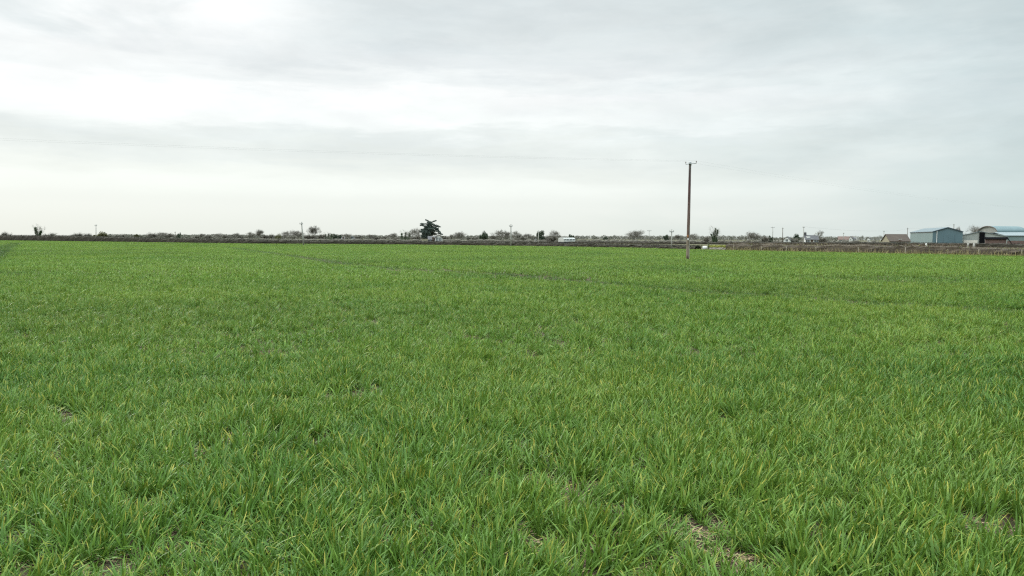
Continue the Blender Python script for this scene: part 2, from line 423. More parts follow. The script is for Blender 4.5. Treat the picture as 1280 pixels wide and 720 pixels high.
ng.interface.new_socket('Geometry', in_out='INPUT', socket_type='NodeSocketGeometry')
ng.interface.new_socket('Geometry', in_out='OUTPUT', socket_type='NodeSocketGeometry')
gi, go = ng.nodes.new('NodeGroupInput'), ng.nodes.new('NodeGroupOutput')
iop = ng.nodes.new('GeometryNodeInstanceOnPoints'); ci = ng.nodes.new('GeometryNodeCollectionInfo')
ci.inputs['Collection'].default_value = src; ci.inputs['Separate Children'].default_value = True; ci.inputs['Reset Children'].default_value = True
def nattr(nm, ty):
    n = ng.nodes.new('GeometryNodeInputNamedAttribute'); n.data_type = ty; n.inputs['Name'].default_value = nm
    return n.outputs['Attribute']
e2r = ng.nodes.new('FunctionNodeEulerToRotation')
ng.links.new(gi.outputs[0], iop.inputs['Points']); ng.links.new(ci.outputs[0], iop.inputs['Instance'])
iop.inputs['Pick Instance'].default_value = True
ng.links.new(nattr('idx', 'INT'), iop.inputs['Instance Index'])
ng.links.new(nattr('rot', 'FLOAT_VECTOR'), e2r.inputs[0]); ng.links.new(e2r.outputs[0], iop.inputs['Rotation'])
ng.links.new(nattr('scl', 'FLOAT_VECTOR'), iop.inputs['Scale'])
ng.links.new(iop.outputs[0], go.inputs[0])
md = crop.modifiers.new('scatter', 'NODES'); md.node_group = ng
print('crop instances', len(pos))

# ------------------------------------------------------------------ the pole in the field and its wires
top = at(862.6, 203.0, POLE.y)
pr = empty('utility_pole', (POLE.x, POLE.y, 0))
tag(pr, 'tall brown wooden utility pole standing alone in the green crop', 'utility pole')
lean = top.x - POLE.x; PH = top.z
b = MB(); zs = [0, .4, 1.5, 3, 4.5, 6, 7.2, PH - .12, PH - .04, PH]
rs = [.150, .147, .139, .130, .121, .112, .103, .098, .085, .045]
b.tube([(lean * z / PH, 0, z) for z in zs], rs, 14); b.build('shaft', M['pole'], pr, True)
b = MB(); b.tube([(lean, 0, PH - .2), (lean, 0, PH - .02), (lean, 0, PH + .05), (lean, 0, PH + .075)], [.112, .112, .08, .02], 14); b.build('cap', M['steel'], pr, True)
zl = at(856.8, 205.4, POLE.y).z; zr = at(870, 204.3, POLE.y).z
xl = at(856.8, 205, POLE.y).x - POLE.x; xr = at(870, 205, POLE.y).x - POLE.x
b = MB(); b.tube([(xl, -.12, zl), (xr, -.12, zr)], [.030, .030], 6)
b.tube([(lean + .1, -.12, zr - .05), (lean + .05, -.05, zr - .42)], [.018, .018], 5); b.build('crossarm', M['steel'], pr)
ends = []
for x, z in ((xl, zl), (xr, zr)):
    b = MB(); b.tube([(x, -.12, z), (x, -.12, z + .1)], [.014, .014], 6)
    b.tube([(x, -.12, z + .08), (x, -.12, z + .11), (x, -.12, z + .14), (x, -.12, z + .17), (x, -.12, z + .21), (x, -.12, z + .235)], [.03, .052, .036, .05, .04, .02], 10)
    b.build('insulator', M['porcelain'], pr, True); ends.append(Vector((POLE.x + x, POLE.y - .12, z + .22)))
b = MB(); b.box((-.03, -.155, 1.78), .11, .012, .16); b.build('number_plate', M['trim'], pr)
b = MB(); b.box((-.06, -.150, 2.05), .10, .014, .20); b.build('warning_plate', mat('rusty_plate', (.38, .16, .06), (.28, .13, .06), 8), pr)
b = MB(); b.tube([(.09, -.11, .1), (.095, -.105, 3.0)], [.016, .016], 6); b.build('conduit', M['grey_post'], pr)

def catenary(a, c, sag, n=40):
    out = []
    for i in range(n + 1):
        t = i / n; p = a.lerp(c, t); p.z -= 4 * sag * t * (1 - t); out.append(p)
    return out
for e_, nm in ((ends[0], 'left'), (ends[1], 'right')):
    b = MB()
    Lp = e_ + Vector((-.934, -.345, 0)) * 95; Rp = e_ + Vector((.715, .699, 0)) * 150
    L2 = Lp + Vector((-.934, -.345, 0)) * 60
    pts_ = list(reversed(catenary(e_, Lp, .55))) + catenary(e_, Rp, 1.0)[1:]
    b.tube([L2] + pts_, [.0020] * (len(pts_) + 1), 5)
    tag(b.build('overhead_wire', M['wire'], None, True),
        f'thin overhead wire tied to the {nm} insulator of the tall field pole', 'wire', 'wires on the field pole')

# ------------------------------------------------------------------ distant poles
def far_pole(px, top_py, base_py, Y, label, lean_px=0.0, r=.13, arm=False, m='grey_post'):
    p = at(px, 300, Y); tp = at(px - lean_px, top_py, Y)
    o = empty('utility_pole', (p.x, Y, 0)); tag(o, label, 'utility pole', 'utility poles beyond the field')
    b = MB(); dx = tp.x - p.x
    b.tube([(0, 0, 0), (dx * .5, 0, tp.z * .5), (dx, 0, tp.z)], [r * 1.1, r, r * .8], 8); b.build('shaft', M[m], o, True)
    b = MB(); w = 1.6 if arm else .7
    b.box((dx, -r, tp.z - .45), w, .1, .12); b.build('crossarm', M['steel'], o)
    for s in (-1, 1):
        b = MB(); b.tube([(dx + s * w * .44, -r, tp.z - .38), (dx + s * w * .44, -r, tp.z - .18)], [.05, .03], 6); b.build('insulator', M['porcelain'], o)
    return Vector((p.x + dx, Y - r, tp.z - .2))
far_pole(120, 280.2, 300, 245, 'slim grey utility pole just behind the hedge, right of the lone ivy tree', r=.12)
far_pole(379.4, 277.2, 304, 168, 'pale utility pole leaning to the left in front of the hedge', lean_px=2.6, r=.15)
far_pole(219, 289.5, 296, 420, 'short dark utility pole behind the hedge beside a dark pointed shrub', r=.16, m='bark')
far_pole(638.6, 280.0, 306, 164, 'pale utility pole at the hedge, halfway between cedar and white caravan', r=.14)
far_pole(673, 287.5, 303, 200, 'pale thin pole in front of the dark bushy evergreen', r=.10)
far_pole(811.5, 287.0, 303, 300, 'thin grey pole with crossarm, first to the left of the pole with pale foot', r=.12, arm=True)
far_pole(839.6, 286.3, 309.5, 133, 'pale slim pole at the hedge, just left of the tall field pole', r=.10)
T1 = far_pole(966, 283.0, 301, 330, 'thin pole with two crossarms left of the white gabled house', r=.13, arm=True)
far_pole(978.4, 284.5, 299, 340, 'dark brown slim pole rising behind the white gabled house', r=.15, m='bark')
T2 = far_pole(1004.6, 282.5, 304, 255, 'pale pole at the left end of the dormer bungalow', r=.12)
far_pole(1054.5, 290.5, 300, 380, 'short pale pole over the red roofed farmhouse', r=.16)
T3 = far_pole(1105, 288.0, 294, 345, 'grey pole rising behind the cream gable of the brown bungalow', r=.14)
T4 = far_pole(1134.4, 284.8, 293, 350, 'dark pole between the brown bungalow and the blue shed', r=.13, m='bark')
T5 = far_pole(1192.4, 280.0, 288, 370, 'dark pole rising behind the ridge of the blue shed', r=.16, m='bark')
b = MB(); wp = []
for a_, c_ in ((T2, T3), (T3, T4), (T4, T5)): wp += catenary(a_, c_, .5, 10)[:-1]
wp.append(T5); b.tube(wp, [.016] * len(wp), 4)
tag(b.build('overhead_wire', M['wire']), 'faint wire strung between the poles above the farm roofs', 'wire')

# ------------------------------------------------------------------ hedges
def hedge(name, pts, label, twig, leaf, per_m, width, leafy=.2, group=None, core='hedge_core', tw=.035, straw=0, rough=.12):
    """pts: (x, y, height) along the hedge"""
    mb = MB(); P = [Vector(p) for p in pts]
    rows = []; acc = 0.0; rn = random.Random(len(P) + int(width * 100))
    prev = None; n_ring = 9
    for a, c in zip(P, P[1:]):
        L_ = (c - a).to_2d().length; n = max(1, int(L_ / .8)); t2 = (c - a).to_2d().normalized(); nr = Vector((-t2.y, t2.x))
        for i in range(n):
            p = a.lerp(c, i / n); h = p.z * rn.uniform(1 - rough, 1) * .90; w = width * rn.uniform(.7, .86)
            prof = [(-.5, 0), (-.56, .25), (-.54, .6), (-.45, .88), (0, 1), (.45, .88), (.54, .6), (.56, .25), (.5, 0)]
            base = len(mb.v)
            for u, v in prof:
                q = nr * (u * w + rn.gauss(0, .05)); mb.v.append((p.x + q.x, p.y + q.y, v * h + (rn.gauss(0, .04) if v else 0)))
            if prev is not None:
                for k in range(n_ring - 1):
                    mb.f.append((prev + k, prev + k + 1, base + k + 1, base + k)); mb.m.append(1)
            prev = base
            for j in range(int(per_m * L_ / n)):
                s = p + (c - a) * (rn.random() / n); hh = s.z * (1 - rough * rn.random())
                u = rn.uniform(-1, 1); v = rn.random() ** .8
                if rn.random() < .35: v = rn.uniform(.85, 1.0)
                e = (1 - .25 * v * v)
                q = nr * (math.copysign(abs(u) ** .5, u) * width * .5 * e)
                p0 = Vector((s.x + q.x, s.y + q.y, v * hh * .92))
                if rn.random() < leafy:
                    mb.leaf(p0, rn.uniform(.10, .22), 2)
                else:
                    d = Vector((rn.gauss(0, .5), rn.gauss(0, .5), abs(rn.gauss(.7, .5)))).normalized() * rn.uniform(.18, .5)
                    p1 = p0 + d
                    if p1.z > hh * 1.04: p1.z = hh * (1 + rn.uniform(-.02, .10))
                    mb.ribbon(p0, p1, tw * rn.uniform(.6, 1.3), 0)
            for j in range(int(straw * L_ / n)):
                s = p + (c - a) * (rn.random() / n); q = nr * (width * .5 + rn.uniform(-.1, .55)) * (-1 if (p.x * nr.x + p.y * nr.y) > 0 else 1)
                p0 = Vector((s.x + q.x, s.y + q.y, 0)); hh = rn.uniform(.25, .75)
                mb.ribbon(p0, p0 + Vector((rn.gauss(0, .2), rn.gauss(0, .2), hh)), .05, 3)
    o = mb.build(name, [twig, M[core], leaf, M['straw']])
    tag(o, label, 'hedge', group); return o

def top_h(px, top_py, off):            # hedge height from its top edge in the photo
    p = edge_at(px, off); return (p.x, p.y, max(.4, at(px, top_py, p.y).z))
left_tops = [(-420, 287), (-200, 290.3), (0, 293.3), (80, 293.8), (160, 295.8), (240, 297.6), (320, 299.0), (400, 300.2), (480, 300.6), (560, 301.2), (640, 302.6), (720, 303.6), (800, 305.0), (840, 305.6), (876, 306.4)]
hedge('hedge', [top_h(a, t, 1.2) for a, t in left_tops], 'long clipped dark hedge along the far edge of the crop, left of the mossy wall', M['hedge'], M['hedge_leaf'], 150, 1.3, .40, 'field hedges', tw=.04, straw=1, rough=.04)
right_tops = [(911, 303.2), (925, 302.2), (945, 303.2), (965, 302.4), (990, 303.6), (1010, 304.0), (1030, 303.0), (1060, 304.6), (1085, 303.6), (1110, 304.8), (1135, 303.4), (1160, 305.2),
              (1180, 303.4), (1205, 304.4), (1222, 308.4), (1240, 307.6), (1262, 308.6), (1285, 307.8), (1340, 309), (1420, 311), (1600, 313)]
hedge('hedge', [top_h(a, t, 1.5) for a, t in right_tops], 'ragged brown leafless hedge with straw grass at its foot, right of the mossy wall', M['hedge_brown'], M['verge'], 210, 1.5, .10, 'field hedges', tw=.028, straw=22, rough=.24, core='brown_core')
mid = []
for px, t, Y in [(560, 301.6, 340), (640, 301.8, 320), (720, 302.0, 300), (800, 302.1, 285), (870, 302.2, 275), (940, 302.4, 265), (1010, 302.0, 262), (1080, 302.2, 262), (1136, 302.4, 262)]:
    p = at(px, t, Y); mid.append((p.x, p.y, max(.5, p.z)))
hedge('hedge', mid, 'dark trimmed hedge running behind the field hedges to the brown bungalow', M['hedge'], M['hedge_leaf'], 70, 1.4, .3, 'field hedges', tw=.05, rough=.08)
back = []
for px, t, Y in [(140, 295.0, 335), (200, 295.8, 335), (240, 296.6, 335), (290, 297.2, 335), (340, 297.4, 335), (420, 297.9, 335), (500, 298.0, 340), (560, 298.2, 345), (640, 298.2, 345), (720, 298.6, 350), (800, 298.8, 355), (880, 298.8, 350), (960, 299.0, 350), (1040, 299.4, 380), (1100, 299.6, 380)]:
    p = at(px, t, Y); back.append((p.x, p.y, max(.7, p.z)))
hedge('hedge', back, 'overgrown grey brown hedgerow under the trees on the horizon', M['twig_grey'], M['olive'], 90, 2.0, .22, 'field hedges', tw=.06, straw=0, rough=.55, core='thicket_core')
far = []
for px, t, Y in [(1132, 302.0, 225), (1180, 302.6, 218), (1220, 303.2, 212), (1300, 304.4, 205), (1400, 305, 200)]:
    p = at(px, t, Y); far.append((p.x, p.y, max(.5, p.z)))
hedge('hedge', far, 'low dark hedge in front of the blue shed and the farmyard', M['hedge'], M['hedge_leaf'], 70, 1.2, .2, 'field hedges', tw=.05, rough=.2)

# dry grass along the hedge foot
vg = MB()
for px in np.arange(-150, 1450, .35):
    n = 3 if px < 880 else 5
    for _ in range(n):
        p = edge_at(px + random.random() * .35, random.uniform(-.25, .8)); h = random.uniform(.08, .3)
        vg.ribbon((p.x, p.y, 0), (p.x + random.gauss(0, .08), p.y + random.gauss(0, .08), h), .05, 1 if random.random() < .3 else 0)
tag(vg.build('grass', [M['verge'], M['straw']]), 'rough verge grass growing between crop and hedges', 'grass', kind='stuff')

# fence in the right hand hedge
fr = empty('wire_fence', (*edge_at(983, .4), 0)); tag(fr, 'low wire fence on pale posts along the ragged brown hedge', 'fence')
fo = fr.location; tops = []
for px, tpy in [(917, 306.0), (952, 307.0), (983, 307.0), (1020, 308.6), (1073, 309.0), (1131.5, 308.8), (1185, 311.5), (1223.5, 311.0), (1277, 312.0), (1330, 313)]:
    p = edge_at(px, .5); h = max(.7, at(px, tpy, p.y).z)
    b = MB(); b.tube([(p.x - fo.x, p.y - fo.y, 0), (p.x - fo.x + random.gauss(0, .03), p.y - fo.y, h)], [.042, .038], 7)
    b.build('post', M['post'], fr); tops.append(Vector((p.x - fo.x, p.y - fo.y - .05, h - .1)))
b = MB()
for dz in (0, .3, .6):
    for a_, c_ in zip(tops, tops[1:]): b.tube([a_ - Vector((0, 0, dz)), c_ - Vector((0, 0, dz))], [.004, .004], 4)
b.build('wire_strands', M['wire'], fr)

# mossy wall, pillar and wrapped bale in the gap
A, B = edge_at(887.5, 1.0), edge_at(910, 1.0); wr = empty('stone_wall', (A.x, A.y, 0), math.atan2(B.y - A.y, B.x - A.x)); WL = (B - A).length
tag(wr, 'low pale stone wall with a thick yellow green mossy top in the hedge gap', 'wall')
wt = at(898, 306.4, A.y).z
b = MB(); rn = random.Random(5); nx = 10; hs = wt * .62
for r_ in range(4):
    x = 0
    while x < WL:
        w = min(rn.uniform(.22, .5), WL - x + .01); hh = hs / 4
        b.box((x + w / 2, rn.uniform(-.03, .03), hh * (r_ + .5)), w - .015, .36 + rn.uniform(0, .06), hh - .012, 0, 0, .96); x += w
b.build('wall', M['stone'], wr)
b = MB(); b.box((WL / 2, .05, hs + (wt - hs) * .35), WL + .05, .5, (wt - hs) * .7, 0, 0, .95)
for _ in range(900):
    b.leaf((rn.uniform(-.05, WL + .05), rn.uniform(-.28, .3), hs + rn.uniform(-.12, 1.05) * (wt - hs)), rn.uniform(.08, .18))
b.build('mossy_top', M['moss'], wr)
p = edge_at(885.6, .8); b = MB(); b.box((0, 0, .55), .22, .22, 1.1, 0, 0, .94); b.box((0, 0, 1.13), .27, .27, .07)
o = b.build('gate_pillar', mat('dark_pillar', (.08, .085, .05), (.11, .12, .06), 3)); o.location = (p.x, p.y, 0)
tag(o, 'short dark gate pillar between white bale and mossy wall', 'pillar')
p = edge_at(881, .6); b = MB(); n = 14
rings = [(-.36, .02), (-.36, .25), (-.34, .30), (-.3, .325), (0, .335), (.3, .325), (.34, .30), (.36, .25), (.36, .02)]
for i, (x, r_) in enumerate(rings):
    for k in range(n):
        t = 2 * math.pi * k / n; b.v.append((x, r_ * math.cos(t), .33 + r_ * math.sin(t) * (1.0 if math.sin(t) > 0 else .98)))
for i in range(len(rings) - 1):
    for k in range(n): b.f.append((i * n + k, i * n + (k + 1) % n, (i + 1) * n + (k + 1) % n, (i + 1) * n + k)); b.m.append(0)
o = b.build('wrapped_bale', M['wrap'], None, True); o.location = (p.x, p.y, 0); o.rotation_euler.z = -.25
tag(o, 'small rounded white wrapped bale lying at the hedge end by the gate pillar', 'bale')

# ------------------------------------------------------------------ buildings
def gable_building(name, A, length_vec, width, eave, ridge, wall, roof, label, cat, group=None, over=.25, gable_wall=None):
    """A: near corner; local x runs along width, local y along the ridge"""
    lv = Vector(length_vec[:2]); Ln = lv.length
    if len(length_vec) == 3: an = math.atan2(A[0], A[1]) + R(length_vec[2]); lv = Vector((math.sin(an), math.cos(an))) * Ln
    rz = math.atan2(lv.y, lv.x) - math.pi / 2
    o = empty(name, (A[0], A[1], 0), rz); tag(o, label, cat, group)
    W = width
    b = MB()
    b.face([(0, 0, 0), (W, 0, 0), (W, 0, eave), (W / 2, 0, ridge), (0, 0, eave)], 1 if gable_wall else 0)
    b.face([(W, Ln, 0), (0, Ln, 0), (0, Ln, eave), (W / 2, Ln, ridge), (W, Ln, eave)], 1 if gable_wall else 0)
    b.face([(0, Ln, 0), (0, 0, 0), (0, 0, eave), (0, Ln, eave)]); b.face([(W, 0, 0), (W, Ln, 0), (W, Ln, eave), (W, 0, eave)])
    b.build('wall', [wall] + ([gable_wall] if gable_wall else []), o)
    b = MB(); k = (ridge - eave) / (W / 2); t = .14
    for s in (0, 1):
        def X(x): return x if s == 0 else W - x
        q = [(X(-over), -over, eave - k * over + .02), (X(-over), Ln + over, eave - k * over + .02), (X(W / 2), Ln + over, ridge + .02), (X(W / 2), -over, ridge + .02)]
        up = [(x, y, z + t) for x, y, z in q]
        b.face(up if s else up[::-1]); b.face(q[::-1] if s else q)
        for i in range(4): b.face([q[i], q[(i + 1) % 4], up[(i + 1) % 4], up[i]])
    b.build('roof', roof, o)
    return o, W, Ln
def window(o, x, z, w, h, y=-.03, side=None, kind='window', m='glass'):
    """on the gable (y) or, with side='l', on the long wall at x = 0"""
    b, f = MB(), MB()
    if side == 'l':
        b.box((-.02, x, z), .04, w, h); f.box((-.03, x, z + h / 2 + .05), .1, w + .2, .1); f.box((-.03, x, z - h / 2 - .05), .14, w + .2, .1)
        f.box((-.035, x, z), .06, .07, h); 
    else:
        b.box((x, -.02, z), w, .04, h); f.box((x, -.03, z + h / 2 + .05), w + .2, .1, .1); f.box((x, -.03, z - h / 2 - .05), w + .2, .14, .1)
        f.box((x, -.035, z), .07, .06, h)
    a = b.build(kind, M[m], o); f.build('frame', M['trim'], a)
    return a
def chimney(o, x, y, z, m):
    b = MB(); b.box((x, y, z), .7, .9, 1.3); b.box((x, y, z + .68), .85, 1.05, .12)
    for d in (-.2, .2): b.tube([(x, y + d, z + .7), (x, y + d, z + 1.05)], [.12, .1], 8)
    return b.build('chimney', m, o)

def facing(px0, px1, Y, turn=0.0):
    """two ground points under px0 and px1 whose line faces the viewer, turned by some degrees (right end away = positive)"""
    u0, u1 = at(px0, 300, 1).x, at(px1, 300, 1).x; um = (u0 + u1) / 2; an = -math.atan(um) + R(turn)
    A = Vector((u0 * Y, Y)); d = Vector((math.cos(an), math.sin(an)))
    s_ = (u1 * A.y - A.x) / (d.x - u1 * d.y)
    B = A + d * s_
    return Vector((A.x, A.y, 0)), Vector((B.x, B.y, 0))
# blue steel shed
Y0 = 300; c0 = at(1166, 289.6, Y0); far_c = at(1138, 291, 338)
lv = (far_c.x - c0.x, far_c.y - c0.y)
e_h = c0.z; 
n_ = Vector(lv).normalized(); wd = Vector((n_.y, -n_.x))
lo, hi = 2, 30
for _ in range(40):
    m_ = (lo + hi) / 2; q = Vector((c0.x, c0.y)) + wd * m_
    u = (q.x / q.y) ; tgt = at(1203.6, 290, 1).x
    if u < tgt: lo = m_
    else: hi = m_
bw = lo; rg = at(1184.5, 284.4, c0.y + wd.y * bw / 2).z
shed, W, Ln = gable_building('farm_shed', c0, lv, bw, e_h, rg, M['teal_sheet'], M['blue_roof'], 'big blue steel farm shed with a low pitched grey blue roof', 'shed', gable_wall=M['blue_sheet'])
b = MB(); b.tube([(1.4, -.12, .3), (1.4, -.12, e_h + .35)], [.1, .1], 8); b.build('downpipe', M['trim'], shed)
b = MB(); b.box((-.12, Ln / 2, e_h - .12), .16, Ln, .16); b.build('gutter', M['slate'], shed)
b = MB()
for s in (0, 1):
    x0, x1 = (0, W / 2) if s == 0 else (W, W / 2)
    b.face([(x0, -.27, e_h - .1), (x1, -.27, rg - .1), (x1, -.27, rg + .17), (x0, -.27, e_h + .17)])
    b.face([(x0, -.31, e_h - .1), (x0, -.31, e_h + .17), (x1, -.31, rg + .17), (x1, -.31, rg - .1)])
b.build('barge_trim', mat('dark_blue_trim', (.05, .075, .10), None, 3), shed)
b = MB(); b.box((W * .55, -.06, 1.9), 3.6, .08, 3.8)
for k in range(6): b.box((W * .55 - 1.75 + k * .7, -.115, 1.9), .05, .03, 3.8)
b.build('sliding_door', M['blue_sheet'], shed)

# brown bungalow
Y0 = 285; c0 = at(1112.5, 298.5, Y0); c1 = at(1103, 298.5, Y0 + 4)
def long_house(name, px0, px1, gpx, Y, eave_py, ridge_py, wall, roof, label, cat, group=None, dY=4.0, width=7.0, wins=3, chim=None, gside='left'):
    """house seen mostly along its long wall, with its gable showing on one side"""
    a, c = facing(px0, px1, Y, dY)
    L2 = (c - a).to_2d(); L_ = L2.length
    eave = at((px0 + px1) / 2, eave_py, Y).z; ridge = at((px0 + px1) / 2, ridge_py, Y + width / 2).z
    # local y along the long wall from a to c; wall at x = W faces the camera when the ridge runs left -> right
    o = empty(name, (a.x, a.y, 0), math.atan2(L2.y, L2.x)); tag(o, label, cat, group)
    W = width
    b = MB()
    b.face([(0, 0, 0), (L_, 0, 0), (L_, 0, eave), (0, 0, eave)]); b.face([(L_, W, 0), (0, W, 0), (0, W, eave), (L_, W, eave)])
    b.face([(0, W, 0), (0, 0, 0), (0, 0, eave), (0, W / 2, ridge), (0, W, eave)]); b.face([(L_, 0, 0), (L_, W, 0), (L_, W, eave), (L_, W / 2, ridge), (L_, 0, eave)])
    b.build('wall', wall, o)
    b = MB(); k = (ridge - eave) / (W / 2); ov = .3; t = .15
    for s in (0, 1):
        def YY(y): return y if s == 0 else W - y
        q = [(-ov, YY(-ov), eave - k * ov + .02), (L_ + ov, YY(-ov), eave - k * ov + .02), (L_ + ov, YY(W / 2), ridge + .02), (-ov, YY(W / 2), ridge + .02)]
        up = [(x, y, z + t) for x, y, z in q]
        b.face(up); b.face(q[::-1])
        for i in range(4): b.face([q[i], q[(i + 1) % 4], up[(i + 1) % 4], up[i]])
    ro = b.build('roof', roof, o)
    for i in range(wins):
        x = L_ * (i + .5) / wins
        if i == wins // 2 and wins > 1:
            b = MB(); b.box((x, -.03, 1.0), .95, .06, 2.0); d = b.build('door', M['door'], o)
            f = MB(); f.box((x, -.04, 2.06), 1.15, .1, .1); f.build('frame', M['trim'], d)
        else: window(o, x, eave * .55, 1.5, 1.1)
    if chim:
        for fx, mt in chim:
            b = MB(); b.box((L_ * fx, W / 2, ridge + .45), .9, .6, 1.3); b.box((L_ * fx, W / 2, ridge + 1.13), 1.05, .75, .12)
            for d in (-.2, .2): b.tube([(L_ * fx + d, W / 2, ridge + 1.15), (L_ * fx + d, W / 2, ridge + 1.5)], [.12, .1], 8)
            b.build('chimney', mt, ro)
    return o
HG = 'houses beyond the hedges'
long_house('bungalow', 1112.5, 1137.5, 0, 285, 301.4, 293.2, M['cream'], M['brown_roof'], 'low cream bungalow with a big brown tiled roof left of the blue shed', 'house', HG, dY=25, width=6.5, wins=3)
long_house('house', 1007, 1023, 0, 330, 299.6, 294.4, M['white'], M['slate'], 'dormer bungalow with slate grey roof and white gable bits beside a bare tree', 'house', HG, dY=8, width=7, wins=3, chim=[(.05, M['slate']), (.93, M['white'])])
# white dormer on it
o = MB(); p = at(1016.4, 297.8, 326); o.box((p.x, 331.6, p.z), 1.3, 1.6, 1.5); o = o.build('dormer', M['white'])
_h = [x for x in bpy.data.objects if x.name == 'house'][0]; bpy.context.view_layer.update(); o.parent = _h; o.matrix_parent_inverse = _h.matrix_world.inverted()
A = at(979.5, 300, 345); hs_, W, Ln = gable_building('house', (A.x, A.y), (2.0, 9.5, 4), px2m(345) * 7.6, at(983, 299.6, 345).z, at(983, 296.0, 345).z, M['white'], M['slate'], 'small white gable fronted house beside the slim dark brown pole', 'house', HG)
window(hs_, W / 2, 1.4, .9, 1.0)
long_house('farmhouse', 1048, 1066, 0, 520, 299.6, 295.8, M['concrete'], M['red_roof'], 'long dull red roofed farmhouse half hidden behind the hedge', 'house', HG, dY=4, width=8, wins=3)
A = at(1061.4, 300, 500); hs_, W, Ln = gable_building('house', (A.x, A.y), (4, 8, 4), px2m(500) * 3.4, at(1063, 297.6, 500).z, at(1063, 295.6, 500).z, M['white'], M['slate'], 'tiny bright white gable next to the red roofed farmhouse', 'house', HG)
window(hs_, W / 2, 2, .6, .8)
long_house('bungalow', 1066, 1069.6, 0, 505, 299.0, 297.2, M['white'], M['slate'], 'tiny white bungalow just right of the red roofed farmhouse', 'house', HG, dY=1, width=5, wins=1)
A = at(1084, 300, 520); hs_, W, Ln = gable_building('house', (A.x, A.y), (4, 8, 4), px2m(520) * 2.6, at(1085, 298.2, 520).z, at(1085, 297.0, 520).z, M['white'], M['slate'], 'tiny white house alone between red roofed farmhouse and brown bungalow', 'house', HG)
window(hs_, W / 2, 1.5, .5, .7)
long_house('bungalow', 424.6, 430.5, 0, 430, 298.8, 296.6, M['white'], M['slate'], 'tiny white bungalow under a domed bare tree, left one of two', 'house', HG, dY=2, width=6, wins=2)
A = at(437.6, 300, 430); hs_, W, Ln = gable_building('house', (A.x, A.y), (2, 8, 4), px2m(430) * 5.4, at(440, 298.6, 430).z, at(440, 296.4, 430).z, M['white'], M['slate'], 'tiny white gabled house right of the white bungalow under the domed tree', 'house', HG)
window(hs_, W * .5, 1.6, 1.3, 1.4)
# house under the cedar
ch = long_house('house', 535.6, 543.5, 0, 330, 299.5, 295.6, M['white'], M['slate'], 'white house with grey slate roof and twin gables under the big cedar', 'house', HG, dY=1.0, width=7, wins=2)
A = at(543.3, 300, 327.5); b = MB(); w_ = px2m(328) * 8.6; bl = Vector((A.x, A.y, 0)) - ch.location
ez, rz_ = at(547, 297.2, 328).z, at(547, 293.6, 328).z
bx = bl.x; by = bl.y
b.face([(bx, by, 0), (bx + w_, by, 0), (bx + w_, by, ez), (bx + w_ / 2, by, rz_), (bx, by, ez)])
b.face([(bx, by + 8, 0), (bx, by, 0), (bx, by, ez), (bx, by + 8, ez)]); b.face([(bx + w_, by, 0), (bx + w_, by + 8, 0), (bx + w_, by + 8, ez), (bx + w_, by, ez)])
cw = b.build('cross_wing', M['white'], ch)
b = MB()
for s in (-1, 1):
    m_ = bx + w_ / 2; e0 = m_ + s * (w_ / 2 + .3); dz = .3 * (rz_ - ez) / (w_ / 2)
    q = [(m_, by - .3, rz_ + .02), (e0, by - .3, ez - dz + .02), (e0, by + 8, ez - dz + .02), (m_, by + 8, rz_ + .02)]; up = [(x, y, z + .16) for x, y, z in q]
    b.face(up); b.face(q[::-1])
    for i in range(4): b.face([q[i], q[(i + 1) % 4], up[(i + 1) % 4], up[i]])
b.build('roof', M['slate'], ch)
for fx in (.28, .72):
    b = MB(); b.box((bx + w_ * fx, by - .03, ez * .62), .9, .06, 1.6); q = b.build('window', M['glass'], ch)
    f = MB(); f.box((bx + w_ * fx, by - .05, ez * .62 + .85), 1.1, .1, .1); f.box((bx + w_ * fx, by - .05, ez * .62 - .85), 1.1, .12, .1); f.box((bx + w_ * fx, by - .07, ez * .62), .08, .06, 1.7); f.build('frame', M['trim'], q)
A, B = at(527.5, 300, 322), at(534.6, 300, 324); b = MB(); d = (B - A).to_2d(); hh = at(531, 299.0, 322).z
b.box(((A.x + B.x) / 2, (A.y + B.y) / 2, hh / 2), d.length, .35, hh, math.atan2(d.y, d.x)); b.box(((A.x + B.x) / 2, (A.y + B.y) / 2, hh + .05), d.length + .1, .45, .1, math.atan2(d.y, d.x))
tag(b.build('garden_wall', M['cream']), 'short cream garden wall under the left side of the cedar', 'wall')
# white caravan / mobile home by the hedge
A, B = at(704.6, 300, 300), at(719.2, 300, 304); d = (B - A).to_2d(); L_ = d.length
cv = empty('mobile_home', (A.x, A.y, 0), math.atan2(d.y, d.x)); tag(cv, 'long white mobile home with rounded roof standing behind the hedge', 'mobile home')
zt, zb = at(711, 297.1, 300).z, .45
b = MB(); prof = [(zb, 0), (zb + .9, -.04), (zt - .35, 0), (zt - .12, .2), (zt, .8), (zt, 2.2), (zt - .12, 2.8), (zt - .35, 3.0), (zb + .9, 3.04), (zb, 3.0)]
n = len(prof); xs = [0, .12, L_ - .12, L_]
for i, x in enumerate(xs):
    k = .9 if i in (0, 3) else 1
    for z, y in prof: b.v.append((x, 1.5 + (y - 1.5) * k, zb + (z - zb) * (.96 if k < 1 else 1)))
for i in range(3):
    for j in range(n): b.f.append((i * n + j, i * n + (j + 1) % n, (i + 1) * n + (j + 1) % n, (i + 1) * n + j)); b.m.append(0)
b.f.append(tuple(range(n))[::-1]); b.m.append(0); b.f.append(tuple(3 * n + j for j in range(n))); b.m.append(0)
b.build('body', M['wrap'], cv)
b = MB(); b.box((L_ / 2, 1.5, .24), L_ * .96, 2.7, .40); b.build('skirt', M['slate'], cv)
for fx in (.15, .38, .62, .86): window(cv, L_ * fx, zb + (zt - zb) * .52, .95, .55)
